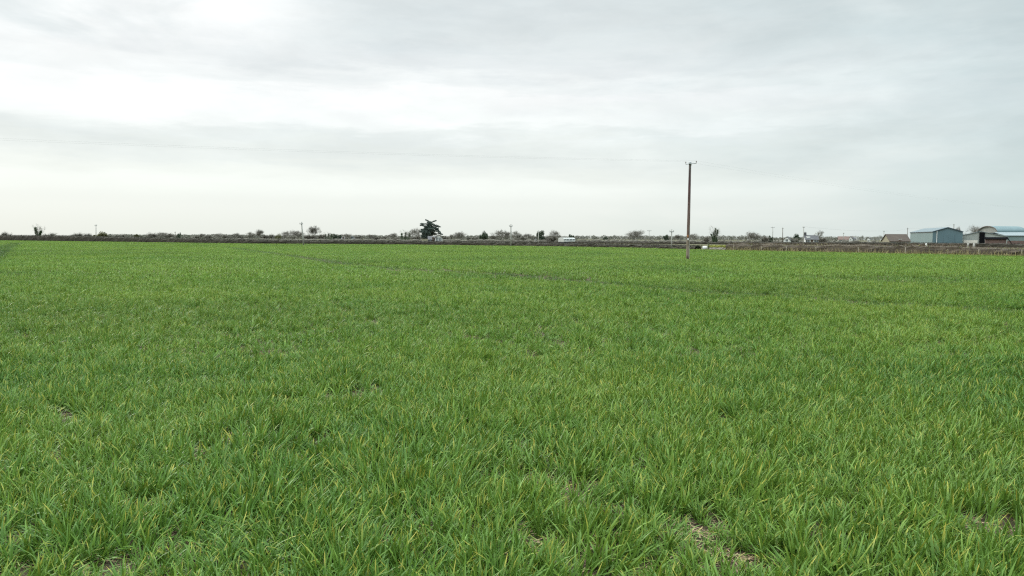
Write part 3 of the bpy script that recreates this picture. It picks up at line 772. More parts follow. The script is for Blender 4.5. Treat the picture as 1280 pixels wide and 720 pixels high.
for px, h_, Y, lb in [(669, 299.0, 330, 'tiny white outhouse at the foot of the dark bushy evergreen')]:
    p = at(px - 1.4, 300, Y); hs_, W, Ln = gable_building('outhouse', (p.x, p.y), (1.5, 3, 4), px2m(Y) * 2.6, at(px, 299.8, Y).z, at(px, 298.2, Y).z, M['white'], M['slate'], lb, 'outhouse')
    b = MB(); b.box((W / 2, -.03, .5), W * .4, .05, 1.0); b.build('door', M['door'], hs_)

# farmyard on the right
FG = 'farm buildings on the right'
A, B_ = facing(1204.5, 1259, 300, 3); w_ = (B_ - A).to_2d()
gs = empty('farm_shed', (A.x, A.y, 0), math.atan2(w_.y, w_.x)); tag(gs, 'grey green gabled farm shed with a tall black doorway', 'shed', FG)
Wg = w_.length; xp = Wg * .40; zl_, zp, zr_ = at(1204.5, 293.9, 300).z, at(1225, 289.6, 294).z, at(1259, 296.2, B_.y).z
b = MB(); D = 16
fr_ = [(0, 0, 0), (Wg, 0, 0), (Wg, 0, zr_), (xp, 0, zp), (0, 0, zl_)]
b.face(fr_); b.face([(x, D, z) for x, y, z in fr_][::-1]); b.face([(0, D, 0), (0, 0, 0), (0, 0, zl_), (0, D, zl_)]); b.face([(Wg, 0, 0), (Wg, D, 0), (Wg, D, zr_), (Wg, 0, zr_)])
b.build('wall', M['grey_sheet'], gs)
b = MB()
for (xa, za), (xb, zb_) in (((-.3, zl_ - .05), (xp, zp)), ((xp, zp), (Wg + .3, zr_ - .05))):
    q = [(xa, -.3, za + .02), (xb, -.3, zb_ + .02), (xb, D, zb_ + .02), (xa, D, za + .02)]; up = [(x, y, z + .18) for x, y, z in q]
    b.face(up); b.face(q[::-1])
    for i in range(4): b.face([q[i], q[(i + 1) % 4], up[(i + 1) % 4], up[i]])
b.build('roof', M['pale_roof'], gs)
x0 = Wg * (1224.2 - 1204.5) / 54.5; x1 = Wg * (1231 - 1204.5) / 54.5
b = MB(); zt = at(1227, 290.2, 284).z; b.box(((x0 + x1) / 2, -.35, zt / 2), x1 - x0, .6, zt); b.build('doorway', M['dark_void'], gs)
b = MB(); xw = Wg * (1222 - 1204.5) / 54.5; zz = at(1212, 300.2, 282).z; b.box((xw / 2, -1.2, zz / 2), xw, .3, zz)
b.build('low_wall', mat('pale_block_wall', (.60, .57, .52), (.5, .47, .43), .8), gs)
# low shed with black roof and rusty front
A, B = facing(1231.8, 1258, 268, 2); d = (B - A).to_2d(); L_ = d.length
ls = empty('lean_to', (A.x, A.y, 0), math.atan2(d.y, d.x)); tag(ls, 'low rusty lean-to with a black roof edge in front of the sheds', 'shed', FG)
zt = at(1245, 299.3, 262).z; zr_ = at(1245, 298.0, 266).z
b = MB(); b.face([(0, 0, 0), (L_, 0, 0), (L_, 0, zt), (0, 0, zt)]); b.face([(L_, 0, 0), (L_, 5, 0), (L_, 5, zr_ + .1), (L_, 0, zt)]); b.face([(0, 5, 0), (0, 0, 0), (0, 0, zt), (0, 5, zr_ + .1)])
for k in range(5): b.box((L_ * (k + .5) / 5, -.05, zt / 2), .18, .1, zt)
b.build('wall', M['rust'], ls)
b = MB(); q = [(-.3, -.4, zt), (L_ + .6, -.4, zt), (L_ + .6, 5.2, zr_ + .2), (-.3, 5.2, zr_ + .2)]; up = [(x, y, z + .25) for x, y, z in q]
b.face(up); b.face(q[::-1])
for i in range(4): b.face([q[i], q[(i + 1) % 4], up[(i + 1) % 4], up[i]])
b.build('roof', M['dark_void'], ls)
b = MB(); b.tube([(L_ + .5, -.35, zt + .1), (L_ + 1.3, -.3, zt * .55), (L_ + 1.6, -.3, 0)], [.14, .14, .14], 6); b.build('brace', M['dark_void'], ls)
# round roofed hay barns
def hay_barn(px0, px1, peak_py, eave_py, Y, length, label, turn=-45):
    A, B = facing(px0, px1, Y, turn); W = (B - A).length; z0, z1 = at(px0, eave_py, Y).z, at((px0 + px1) / 2, peak_py, Y).z
    o = empty('hay_barn', (A.x, A.y, 0), math.atan2(B.y - A.y, B.x - A.x)); tag(o, label, 'barn', FG)
    n = 14; arc = []
    for k in range(n + 1):
        t = math.pi * k / n; arc.append((W / 2 - math.cos(t) * W / 2, z0 + math.sin(t) * (z1 - z0)))
    b = MB()
    for (xa, za), (xb, zb_) in zip(arc, arc[1:]):
        b.face([(xa, -.2, za), (xb, -.2, zb_), (xb, length, zb_), (xa, length, za)]); b.face([(xa, -.2, za - .12), (xa, length, za - .12), (xb, length, zb_ - .12), (xb, -.2, zb_ - .12)])
    b.build('roof', M['arch_roof'], o, False)
    b = MB(); b.face([(0, .3, z0)] + [(x, .3, z - .13) for x, z in arc[1:-1]] + [(W, .3, z0)][::1]); b.build('gable_sheet', mat('weathered_sheet', (.28, .28, .255), (.22, .23, .215), .6), o)
    b = MB()
    for (xa, za), (xb, zb_) in zip(arc, arc[1:]): b.face([(xa, -.26, za - .16), (xb, -.26, zb_ - .16), (xb, -.26, zb_ + .08), (xa, -.26, za + .08)])
    b.build('arch_rim', mat('rim_steel', (.22, .19, .18), None, 3), o)
    for k in range(5):
        for x in (.12, W - .12):
            b = MB(); b.box((x, length * k / 4 * .97 + .3, z0 / 2), .16, .16, z0); b.build('post', M['steel'], o)
    b = MB(); b.face([(W, 0, 0), (W, length, 0), (W, length, z0), (W, 0, z0)]); b.face([(0, length, 0), (0, 0, 0), (0, 0, z0), (0, length, z0)]); b.build('side_sheet', M['grey_sheet'], o)
    return o
hay_barn(1222, 1247, 282.8, 291.0, 350, 15, 'round roofed hay barn with an open arch behind the grey shed')
hay_barn(1275.5, 1300, 283.6, 291.5, 350, 15, 'second round roofed hay barn cut by the right picture edge')
# pale roofed shed at the picture edge
A, B = facing(1258, 1300, 316, 0); d = (B - A).to_2d(); L_ = d.length
ps = empty('farm_shed', (A.x, A.y, 0), math.atan2(d.y, d.x)); tag(ps, 'teal walled farm shed with a long pale roof at the picture edge', 'shed', FG)
ze = at(1262, 294.9, 314).z; zr_ = at(1262, 291.2, 322).z; x_ = -L_ * .42
b = MB(); zm = at(1262, 300.8, 314).z
b.face([(0, 0, zm), (L_, 0, zm), (L_, 0, ze), (0, 0, ze)]); b.face([(0, 12, 0), (0, 0, 0), (0, 0, ze), (0, 12, zr_)]); b.face([(L_, 0, 0), (L_, 12, 0), (L_, 12, zr_), (L_, 0, ze)])
b.build('wall', M['teal_sheet'], ps)
b = MB(); b.box((L_ / 2, .1, zm / 2), L_, .3, zm - .01); b.build('plinth', M['rust'], ps)
b = MB(); q = [(-.3, -.4, ze), (L_ + .3, -.4, ze), (L_ + .3, 13, zr_ + .15), (x_, 13, zr_ + .15)]; up = [(x, y, z + .2) for x, y, z in q]
b.face(up); b.face(q[::-1])
for i in range(4): b.face([q[i], q[(i + 1) % 4], up[(i + 1) % 4], up[i]])
b.build('roof', M['pale_roof'], ps)
# pale sacks by the yard hedge
for px, t_, w_, Y, lb in [(1157.6, 304.0, 2.4, 160, 'bright white feed sack standing below the blue shed, leftmost of the three'),
                         (1210, 303.8, 2.4, 165, 'pale grey feed sack below the grey shed, left one of a pair'),
                         (1217.5, 304.0, 2.7, 166, 'pale grey feed sack below the grey shed, right one of a pair')]:
    p = at(px, 304, Y); h_ = at(px, t_, Y).z; w = w_ * px2m(Y); b = MB()
    b.tube([(0, 0, 0), (0, 0, h_ * .3), (.01, 0, h_ * .7), (.02, 0, h_ * .92), (.02, 0, h_)], [w * .46, w * .52, w * .48, w * .36, w * .12], 10)
    o = b.build('feed_sack', M['wrap'] if px < 1200 else M['pale_stuff'], None, True); o.location = (p.x, Y, 0); tag(o, lb, 'sack', 'pale sacks by the yard')

# ------------------------------------------------------------------ trees
def norm_pair(mbs):
    V = np.array([v for m in mbs for v in m.v]); 
    zmin, zmax = 0.0, np.percentile(V[:, 2], 99.7); w = max(np.percentile(np.abs(V[:, 0]), 99.0), np.percentile(np.abs(V[:, 1]), 99.0)) * 2
    for m in mbs: m.v = [(x / w, y / w, z / zmax) for x, y, z in m.v]
def bare_meshes(seed, trunk=.13, spread=.70, levels=4, twigs=9, tw=.0052):
    rn = random.Random(seed); random.seed(seed); T, C = MB(), MB()
    def grow(p, d, L_, r, lev):
        pts, rad = [p], [r]; q = p; dd = d; ns = 3
        for k in range(ns):
            dd = (dd + Vector((rn.gauss(0, .13), rn.gauss(0, .13), rn.gauss(.07, .08)))).normalized(); q = q + dd * L_ / ns
            pts.append(q); rad.append(r * (1 - .45 * (k + 1) / ns))
        (T if lev == 0 else C).tube(pts, rad, 6 if lev < 2 else 4 if lev < 3 else 3, 0, cap=False)
        if lev >= 2:
            for _ in range(twigs if lev >= levels else 3):
                a = pts[rn.randint(1, ns)]
                t = (dd + Vector((rn.gauss(0, .7), rn.gauss(0, .7), rn.gauss(.15, .5)))).normalized() * rn.uniform(.06, .15)
                C.ribbon(a, a + t, tw)
                for _ in range(2):
                    u = a + t * rn.uniform(.3, 1); C.ribbon(u, u + (t.normalized() + Vector((rn.gauss(0, .7), rn.gauss(0, .7), rn.gauss(.1, .5)))).normalized() * rn.uniform(.04, .10), tw * .8)
        if lev >= levels: return
        n = rn.choice((3, 3, 4)) if lev else rn.choice((5, 6))
        for k in range(n):
            i = ns if k < 2 else rn.randint(1, ns); a = pts[i]; th = 2 * math.pi * (k + rn.random() * .6) / n
            o = dd.orthogonal().normalized(); o2 = dd.cross(o); side = o * math.cos(th) + o2 * math.sin(th)
            sp = spread * rn.uniform(.5, 1.4)
            nd = (dd * (1 - .2 * sp) + side * sp + Vector((0, 0, .12))).normalized()
            grow(a, nd, (rn.uniform(.24, .36) if lev == 0 else L_ * rn.uniform(.58, .82)), rad[i] * rn.uniform(.5, .72), lev + 1)
    grow(Vector((0, 0, 0)), Vector((0, 0, 1)), trunk, .026, 0)
    norm_pair([T, C]); return T, C
def cloud(mb, c, rx, ry, rz, n, sz, rn, m=0, hollow=.3):
    for _ in range(n):
        d = Vector((rn.gauss(0, 1), rn.gauss(0, 1), rn.gauss(0, 1))).normalized() * (hollow + (1 - hollow) * rn.random()) 
        mb.leaf((c[0] + d.x * rx, c[1] + d.y * ry, c[2] + d.z * rz), sz * rn.uniform(.7, 1.3), m)
def bush_meshes(seed, lobes=6, n=220, sz=.10):
    rn = random.Random(seed); random.seed(seed); T, C = MB(), MB()
    T.tube([(0, 0, 0), (.01, 0, .2), (.03, .02, .5)], [.05, .04, .015], 6)
    for k in range(lobes):
        th = 2 * math.pi * k / lobes + rn.random(); r = rn.uniform(.12, .42); z = rn.uniform(.22, .85) * (1.1 - r)
        p = (r * math.cos(th), r * math.sin(th), z)
        T.tube([(0, 0, .18), p], [.02, .006], 4)
        cloud(C, p, rn.uniform(.10, .22), rn.uniform(.10, .22), rn.uniform(.09, .22), n, sz, rn)
    cloud(C, (0, 0, .40), .30, .30, .36, n * 2, sz, rn)
    norm_pair([T, C]); return T, C
def twiggy_bush(seed):
    rn = random.Random(seed); random.seed(seed); T, C = MB(), MB()
    for k in range(9):
        th = rn.random() * 6.28; sp = rn.uniform(.05, .42); h = rn.uniform(.6, 1) * (1 - .45 * sp); q = (sp * math.cos(th), sp * math.sin(th), h * .6)
        T.tube([(0, 0, 0), (q[0] * .4, q[1] * .4, h * .3), q], [.02, .014, .006], 4, 0, False)
        for _ in range(120):
            a = Vector(q) * rn.uniform(.45, 1.0); d = (Vector((math.cos(th) * .5, math.sin(th) * .5, .7)) + Vector((rn.gauss(0, .7), rn.gauss(0, .7), rn.gauss(0, .5)))).normalized() * rn.uniform(.1, .38)
            C.ribbon(a, a + d, .014)
    norm_pair([T, C]); return T, C
def ivy_on(seed, columns):
    rn = random.Random(seed); random.seed(seed); C = MB()
    for (xa, ya, za), (xb, yb, zb_), r, n in columns:
        for _ in range(n):
            t = rn.random(); rr = r * (1 - .45 * t) * math.sqrt(rn.random()); th = rn.random() * 6.28
            C.leaf((xa + (xb - xa) * t + rr * math.cos(th), ya + (yb - ya) * t + rr * math.sin(th), za + (zb_ - za) * t), rn.uniform(.04, .09))
    return C
BARE = []
for sd, kw in ((3, dict()), (5, dict(spread=.82, trunk=.10)), (8, dict(spread=.55, trunk=.17)), (13, dict(spread=.95, trunk=.09))):
    T, C = bare_meshes(sd, **kw); BARE.append((T.mesh('trunk', M['bark'], True), C.mesh('crown', M['twig'] if sd != 8 else M['twig_grey']), None))
T, C = bare_meshes(21, spread=.65, trunk=.12, levels=3, twigs=5)
I1 = ivy_on(1, [((0, 0, 0), (-.22, .03, .78), .17, 1100), ((.02, 0, 0), (.26, .0, .58), .16, 900), ((0, 0, 0), (.02, 0, .36), .30, 1000)])
I2 = ivy_on(2, [((0, 0, 0), (-.30, .05, .55), .10, 300), ((0, 0, 0), (.02, 0, .88), .11, 420), ((.05, 0, 0), (.22, .04, .78), .10, 380), ((0, 0, 0), (-.12, .1, .65), .10, 300), ((0, 0, 0), (0, 0, .3), .34, 450)])
I3 = ivy_on(3, [((-.28, 0, 0), (-.30, .05, .72), .10, 320), ((-.05, 0, 0), (-.02, 0, .80), .09, 320), ((.2, 0, 0), (.24, .04, .74), .10, 320), ((0, 0, 0), (0, 0, .35), .42, 420)])
tm, cm = T.mesh('trunk', M['bark'], True), C.mesh('crown', M['twig_grey'])
IVY = [(tm, cm, I.mesh('ivy', M['ivy'])) for I in (I1, I2, I3)]
BUSH = []
for sd in (1, 2, 3):
    T, C = bush_meshes(sd); BUSH.append((T.mesh('trunk', M['bark'], True), C.mesh('crown', M['evergreen']), None))
OLIVE = []
for sd in (4, 5):
    T, C = bush_meshes(sd, 7); OLIVE.append((T.mesh('trunk', M['bark'], True), C.mesh('crown', M['olive']), None))
TWIG = []
for sd in (1, 2, 3):
    T, C = twiggy_bush(sd); TWIG.append((T.mesh('trunk', M['bark'], True), C.mesh('crown', M['twig_grey'] if sd == 2 else M['twig']), None))
KIND = {'bare': (BARE, 'bare_tree', 'tree'), 'ivy': (IVY, 'ivy_tree', 'tree'), 'ever': (BUSH, 'evergreen_tree', 'tree'), 'olive': (OLIVE, 'shrub', 'shrub'), 'twig': (TWIG, 'thicket_bush', 'bush')}
def tree(kind, var, px, top_py, wpx, Y, label):
    protos, name, cat = KIND[kind]; tm, cm, im = protos[var % len(protos)]
    top_py -= .7 if kind in ('bare', 'twig') and px < 480 else 0
    p = at(px, top_py, Y); w = wpx * px2m(Y) * (1.5 if kind == 'bare' else 1.35 if kind == 'twig' else 1.08)
    o = empty(name, (p.x, Y, 0), 0); rz = 0 if kind == 'ivy' else random.uniform(0, 6.28)
    tag(o, label, cat, 'trees and bushes on the horizon')
    for nm, me in (('trunk', tm), ('crown', cm), ('ivy', im)):
        if me is None: continue
        c = bpy.data.objects.new(nm, me); COL.objects.link(c); c.parent = o; c.scale = (w, w, p.z); c.rotation_euler.z = rz
    return o
random.seed(99)
TREES = [
 ('ivy', 0, 47, 279.6, 14, 290, 'lone ivy clad bare tree rising over the hedge at the far left'),
 ('twig', 0, 8, 289.8, 9, 380, 'pale bare bush over the hedge, leftmost of all'),
 ('twig', 1, 62, 291, 12, 380, 'low faint bush just right of the lone ivy tree'),
 ('twig', 2, 97, 290.6, 14, 400, 'low grey bush left of the slim grey pole'),
 ('twig', 0, 110, 291.6, 8, 400, 'small grey bush touching the left of the slim grey pole'),
 ('olive', 0, 127.5, 290, 15, 400, 'domed pale olive shrub just right of the slim grey pole'),
 ('twig', 1, 150, 292.6, 14, 420, 'low faint bush right of the domed olive shrub'),
 ('olive', 1, 171, 292.6, 6, 420, 'tiny dark olive shrub alone over the left hedge'),
 ('twig', 2, 190, 290.6, 12, 430, 'low bare bush, left end of the clump before the short dark pole'),
 ('bare', 1, 200, 290.8, 15, 430, 'small spreading bare tree, middle of the clump before the short dark pole'),
 ('twig', 0, 211, 291.6, 11, 430, 'low bare bush just left of the short dark pole'),
 ('ever', 0, 223.8, 290.8, 4, 420, 'narrow dark pointed evergreen right of the short dark pole'),
 ('twig', 1, 245, 294.0, 16, 470, 'very low bare bush in the gap after the dark pointed evergreen'),
 ('bare', 0, 253, 292.6, 8, 470, 'tiny bare tree between very low bush and rounder bush'),
 ('twig', 2, 260, 293.8, 10, 460, 'rounder low bare bush after the tiny bare tree'),
 ('bare', 3, 273.5, 292.0, 12, 440, 'small round bare tree, left of three before the tall round one'),
 ('twig', 0, 284, 294.0, 9, 440, 'low bush between the small round bare trees'),
 ('bare', 1, 293, 291.8, 10, 440, 'small thin bare tree, middle of three before the tall round one'),
 ('twig', 1, 302, 293.6, 12, 440, 'dark low bush beside the narrow upright bare tree'),
 ('bare', 2, 313, 290.4, 9, 430, 'narrow upright bare tree left of the round crowned bare tree'),
 ('bare', 0, 325.5, 287.6, 14, 400, 'round crowned bare tree, first big one left of the leaning pole'),
 ('twig', 2, 331, 293, 12, 390, 'low bush at the right foot of the round crowned bare tree'),
 ('twig', 0, 341, 292.6, 8, 390, 'faint low bush left of the greenish shrub'),
 ('olive', 0, 348, 293.4, 10, 380, 'greenish pointed shrub among the bare trees left of the leaning pole'),
 ('bare', 3, 357.5, 289.4, 13, 400, 'spreading flat topped bare tree, second left of the leaning pole'),
 ('bare', 1, 372.5, 288.4, 15, 400, 'wide rounded bare tree directly behind the leaning pole'),
 ('twig', 1, 366, 294, 14, 390, 'low dark thicket at the left foot of the leaning pole'),
 ('bare', 0, 393.5, 282.8, 14, 380, 'tallest round bare tree, just right of the leaning pole'),
 ('twig', 2, 389, 292.6, 18, 375, 'wide dark thicket under the tallest round bare tree'),
 ('twig', 0, 400, 292.6, 12, 375, 'dark thicket between the tallest bare tree and the ivy tree'),
 ('ivy', 2, 411, 289.4, 13, 375, 'dark broken ivy tree with bare tips right of the tallest bare tree'),
 ('ever', 1, 419.5, 292.6, 12, 380, 'dark rounded evergreen left of the domed bare tree with white houses'),
 ('bare', 3, 434, 292.6, 17, 460, 'low domed bare tree over the tiny white houses'),
 ('twig', 1, 447, 294.6, 10, 440, 'low grey bush right of the tiny white gabled house'),
 ('bare', 2, 453, 294.0, 8, 440, 'tiny bare tree right of the tiny white gabled house'),
 ('bare', 0, 462, 293.4, 9, 430, 'small bare tree midway between the white houses and the cedar'),
 ('twig', 2, 470, 295.6, 13, 430, 'low brown bush midway between the white houses and the cedar'),
 ('twig', 0, 479, 295.4, 10, 420, 'low brown bush, second midway toward the cedar'),
 ('bare', 1, 489.5, 291, 11, 400, 'small grey bare tree, first left of the ivy columns near the cedar'),
 ('twig', 1, 494, 295.6, 14, 390, 'low thicket at the foot of the trees left of the cedar'),
 ('ivy', 2, 507.5, 287.2, 17, 370, 'bare tree with several dark ivy columns left of the cedar'),
 ('bare', 3, 520.5, 285.0, 17, 370, 'tall pale bare tree touching the left of the cedar'),
 ('twig', 2, 520, 293.6, 14, 360, 'greenish thicket under the left boughs of the cedar'),
 ('twig', 0, 556, 294.6, 10, 360, 'low twiggy bush just right of the cedar house'),
 ('bare', 0, 565, 293, 8, 400, 'small bare tree, first right of the cedar'),
 ('bare', 1, 577, 289.6, 14, 390, 'bare tree with pale trunk, second right of the cedar'),
 ('twig', 1, 586, 295, 15, 380, 'low bush below the bare tree with pale trunk'),
 ('ever', 2, 605, 289.2, 9.5, 370, 'dark green rounded evergreen midway between cedar and hedge pole'),
 ('twig', 2, 594, 294.8, 11, 380, 'low brown bush left of the dark rounded evergreen'),
 ('twig', 0, 615, 293.4, 11, 370, 'grey bush right of the dark rounded evergreen'),
 ('bare', 3, 625, 287.2, 16, 370, 'wide bare tree left of the pale hedge pole'),
 ('bare', 0, 633, 289, 10, 360, 'thin bare tree touching the pale hedge pole'),
 ('bare', 2, 645, 288.6, 13, 360, 'rounded bare tree just right of the pale hedge pole'),
 ('bare', 1, 656.5, 291.8, 13, 360, 'lower bare tree left of the dark bushy evergreen'),
 ('twig', 1, 650, 295, 18, 350, 'brown thicket below the trees right of the pale hedge pole'),
 ('ever', 0, 675.5, 288.2, 11, 350, 'dark bushy evergreen behind the pale thin pole'),
 ('twig', 2, 684, 293.4, 14, 350, 'dense grey bush between the bushy evergreen and the round bare tree'),
 ('bare', 3, 693.5, 287.6, 12, 350, 'dense round bare tree left of the white mobile home'),
 ('twig', 0, 692, 294, 14, 345, 'grey thicket under the dense round bare tree'),
 ('ever', 1, 714, 293.2, 7, 420, 'small dark dome of evergreen right behind the white mobile home'),
 ('twig', 1, 701, 294.0, 6, 400, 'small bush behind the left end of the white mobile home'),
 ('ever', 2, 757, 295.6, 6, 600, 'tiny dark evergreen in the far low woods'),
 ('bare', 1, 793, 287.6, 19, 420, 'wide open bare tree standing above the far low woods'),
 ('ever', 0, 832.5, 293.4, 8, 420, 'small dark evergreen left of the pale slim pole by the field pole'),
 ('bare', 0, 848, 293, 8, 420, 'small bare tree between the slim pole and the field pole'),
 ('bare', 3, 866, 291.6, 12, 400, 'bare tree half hidden behind the field pole'),
 ('ivy', 1, 894, 282.2, 15, 300, 'upright tree with tall dark ivy stems above the mossy wall'),
 ('twig', 2, 885, 294, 9, 320, 'pale bush at the left foot of the tall ivy stems'),
 ('bare', 1, 943, 289.6, 15, 330, 'open bare tree over the left part of the brown hedge'),
 ('twig', 0, 955, 294.6, 13, 330, 'brown bush right of the open bare tree'),
 ('ever', 1, 962.8, 294.6, 5, 330, 'small dark evergreen left of the pole with crossarms'),
 ('ever', 2, 995.5, 292.8, 11, 360, 'round dark evergreen between the white gable and the dormer bungalow'),
 ('twig', 1, 990, 295.6, 14, 350, 'grey bush left of the round dark evergreen'),
 ('ever', 0, 1007, 291.4, 4, 350, 'dark narrow evergreen at the left end of the dormer bungalow'),
 ('ever', 1, 1019.5, 292.6, 6, 345, 'dark evergreen behind the right gable of the dormer bungalow'),
 ('bare', 2, 1025.5, 287.8, 8, 350, 'slender bare tree at the right end of the dormer bungalow'),
 ('twig', 2, 1028, 295.2, 12, 340, 'grey green bush at the foot of the slender bare tree'),
 ('bare', 0, 1197.5, 283.6, 8, 430, 'small bare tree peeping over the right slope of the blue shed'),
 ('bare', 3, 1223, 281.8, 19, 420, 'wide pale bare tree behind the round roofed hay barn'),
 ('twig', 0, 1208, 290.6, 10, 400, 'low bush in the gap between the blue shed and grey shed'),
]
for t in TREES: tree(*t)

# the cedar: tiers of flat foliage on long boughs
Yc = 352; base = at(538, 300, Yc); cd = empty('cedar_tree', (base.x, Yc, 0)); tag(cd, 'big dark cedar with ragged flat tiers beside the white house', 'tree')
rn = random.Random(4); random.seed(4); T, C = MB(), MB()
def loc(px, py, dy=0.0): p = at(px, py, Yc); return Vector((p.x - base.x, dy, p.z))
tp = loc(536, 277); T.tube([(0, 0, 0), loc(538, 295), loc(537.4, 286), tp], [.65, .5, .3, .08], 10)
pads = [(537, 281, 3.0, 2.4, 0), (535, 285.5, 4.4, 2.3, 0), (533.4, 290.5, 5.2, 2.5, 0), (532, 295.5, 4.8, 2.6, 0), (531, 288.5, 4.2, 1.2, .05), (545.5, 285.6, 3.0, 1.0, .2), (533.6, 275.6, 2.0, .9, .5), (537.5, 278.2, 3.2, 1.4, 0), (543.5, 276.4, 2.2, .7, -.25), (540, 280.5, 3.6, 1.6, .1), (529.5, 279.8, 3.6, .9, .05), (527.5, 281.6, 2.2, 1.0, 0),
        (534.5, 283, 4.2, 1.6, 0), (541, 284, 3.8, 1.7, .15), (547.5, 283.2, 2.8, .8, .12), (545, 281.8, 2.6, .8, .15), (530.5, 286.6, 3.8, 1.3, -.1), (536, 288, 5.0, 2.0, 0), (541.6, 288.4, 2.4, 1.4, .1),
        (528.5, 290, 3.4, 1.0, .1), (533.6, 292, 5.0, 2.0, 0), (548, 289.4, 3.0, .9, .3), (550.6, 292.2, 2.8, .9, .35), (531.2, 295, 4.6, 1.7, -.05), (533.5, 298, 4.2, 1.6, 0), (546.2, 287.2, 2.4, .8, .3), (538.6, 293.5, 2.4, 1.6, 0)]
s = px2m(Yc)
for (px, py, hx, hz, tl) in pads:
    c = loc(px, py, rn.uniform(-1.4, 1.4)); T.tube([(c.x * .1, 0, c.z - .4), tuple(c)], [.16, .05], 5)
    for _ in range(int((110 if py > 287 else 60) * hx * hz + 140)):
        u = rn.uniform(-1, 1); v = rn.gauss(0, .42); w = rn.uniform(-1, 1)
        C.leaf((c.x + u * hx * s * 1.1, c.y + w * (hx * s * .9), c.z + v * hz * s * 1.2 * (1 - .5 * u * u) - u * hx * s * tl), rn.uniform(.25, .5))
for k in range(10):                      # boughs toward and away from the viewer
    z = rn.uniform(.35, .85) * tp.z; th = rn.choice((1, -1)) * rn.uniform(.9, 2.2); r_ = rn.uniform(2.0, 4.2) * (1.1 - z / tp.z)
    c = Vector((r_ * math.cos(th) * .6, r_ * math.sin(th), z)); T.tube([(0, 0, z - .4), tuple(c)], [.15, .05], 5)
    for _ in range(220): C.leaf((c.x + rn.gauss(0, .8), c.y + rn.gauss(0, 1.0), c.z + rn.gauss(0, .22)), rn.uniform(.25, .5))
T.build('trunk', M['bark'], cd, True); C.build('crown', M['cedar'], cd)

# far woods that read as one low mass
rn = random.Random(12); random.seed(12); fw = MB()
segs = [(130, 330, 600, 293.6), (330, 480, 600, 294.4), (480, 640, 600, 295.2), (640, 720, 600, 295.2), (720, 960, 1000, 295.0), (960, 1050, 1000, 297.0), (1035, 1130, 1500, 296.0), (1130, 1320, 1300, 298.0)]
for a_, c_, Y, tpy in segs:
    px = a_
    while px < c_:
        w = rn.uniform(3, 8); tt = tpy + rn.gauss(0, .45); p = at(px, tt, Y + rn.uniform(-60, 60)); h_ = max(2.5, p.z); W = w * px2m(Y)
        for _ in range(190):
            u = rn.uniform(-1, 1); z = rn.random() ** .7 * h_ * (1 - .45 * u * u)
            q = Vector((p.x + u * W * .6, p.y + rn.uniform(-3, 3), z)); d = Vector((rn.gauss(0, .5), rn.gauss(0, .5), rn.uniform(.2, 1))).normalized() * h_ * .22
            fw.ribbon(q, q + d, rn.uniform(.2, .5), 0 if rn.random() < .75 else 1)
            if rn.random() < .5: fw.leaf(q, rn.uniform(.5, 1.1), 0 if rn.random() < .7 else 1)
        px += w * .55
tag(fw.build('woods', [M['twig_grey'], M['evergreen']]), 'low hazy grey brown woods along the far horizon', 'woods', kind='stuff')

# ------------------------------------------------------------------ light and sky
SUN_EL, SUN_AZ = 34.0, -48.0            # azimuth from +Y towards +X
sd_ = bpy.data.lights.new('sun', 'SUN'); sd_.energy = 1.5; sd_.angle = R(11); sd_.color = (1.0, .95, .86)
sun = bpy.data.objects.new('sun', sd_); COL.objects.link(sun)
dv = Vector((math.sin(R(SUN_AZ)) * math.cos(R(SUN_EL)), math.cos(R(SUN_AZ)) * math.cos(R(SUN_EL)), math.sin(R(SUN_EL))))
sun.rotation_euler = dv.to_track_quat('Z', 'Y').to_euler(); sun.location = (0, 0, 50)

w = bpy.data.worlds.new("World"); scene.world = w; w.use_nodes = True
nt = w.node_tree; N, L = nt.nodes, nt.links; N.clear()
out = N.new('ShaderNodeOutputWorld'); bg = N.new('ShaderNodeBackground'); L.new(bg.outputs[0], out.inputs[0]); bg.inputs[1].default_value = .1
sk = N.new('ShaderNodeTexSky'); sk.sky_type = 'NISHITA'; sk.sun_disc = False; sk.sun_elevation = R(SUN_EL); sk.sun_rotation = R(SUN_AZ)
tc = N.new('ShaderNodeTexCoord'); sp = N.new('ShaderNodeSeparateXYZ'); L.new(tc.outputs['Generated'], sp.inputs[0])
def mth(op, a, b=None, c=None, clamp=False):
    x = N.new('ShaderNodeMath'); x.operation = op; x.use_clamp = clamp
    for i, v in enumerate((a, b, c)):
        if v is None: continue
        if isinstance(v, (int, float)): x.inputs[i].default_value = v
        else: L.new(v, x.inputs[i])
    return x.outputs[0]
def comb(x, y, z):
    c = N.new('ShaderNodeCombineXYZ')
    for i, v in enumerate((x, y, z)):
        if isinstance(v, (int, float)): c.inputs[i].default_value = v
        else: L.new(v, c.inputs[i])
    return c.outputs[0]
def nz(vec, scale, detail=5, rough=.55, dist=0.0):
    n = N.new('ShaderNodeTexNoise'); n.inputs['Scale'].default_value = scale; n.inputs['Detail'].default_value = detail
    n.inputs['Roughness'].default_value = rough; n.inputs['Distortion'].default_value = dist; L.new(vec, n.inputs[0]); return n.outputs[0]
def maprange(v, a, b, c, d, smooth=True):
    m = N.new('ShaderNodeMapRange'); m.interpolation_type = 'SMOOTHSTEP' if smooth else 'LINEAR'
    L.new(v, m.inputs[0])
    for i, x in enumerate((a, b, c, d)): m.inputs[i + 1].default_value = x
    return m.outputs[0]
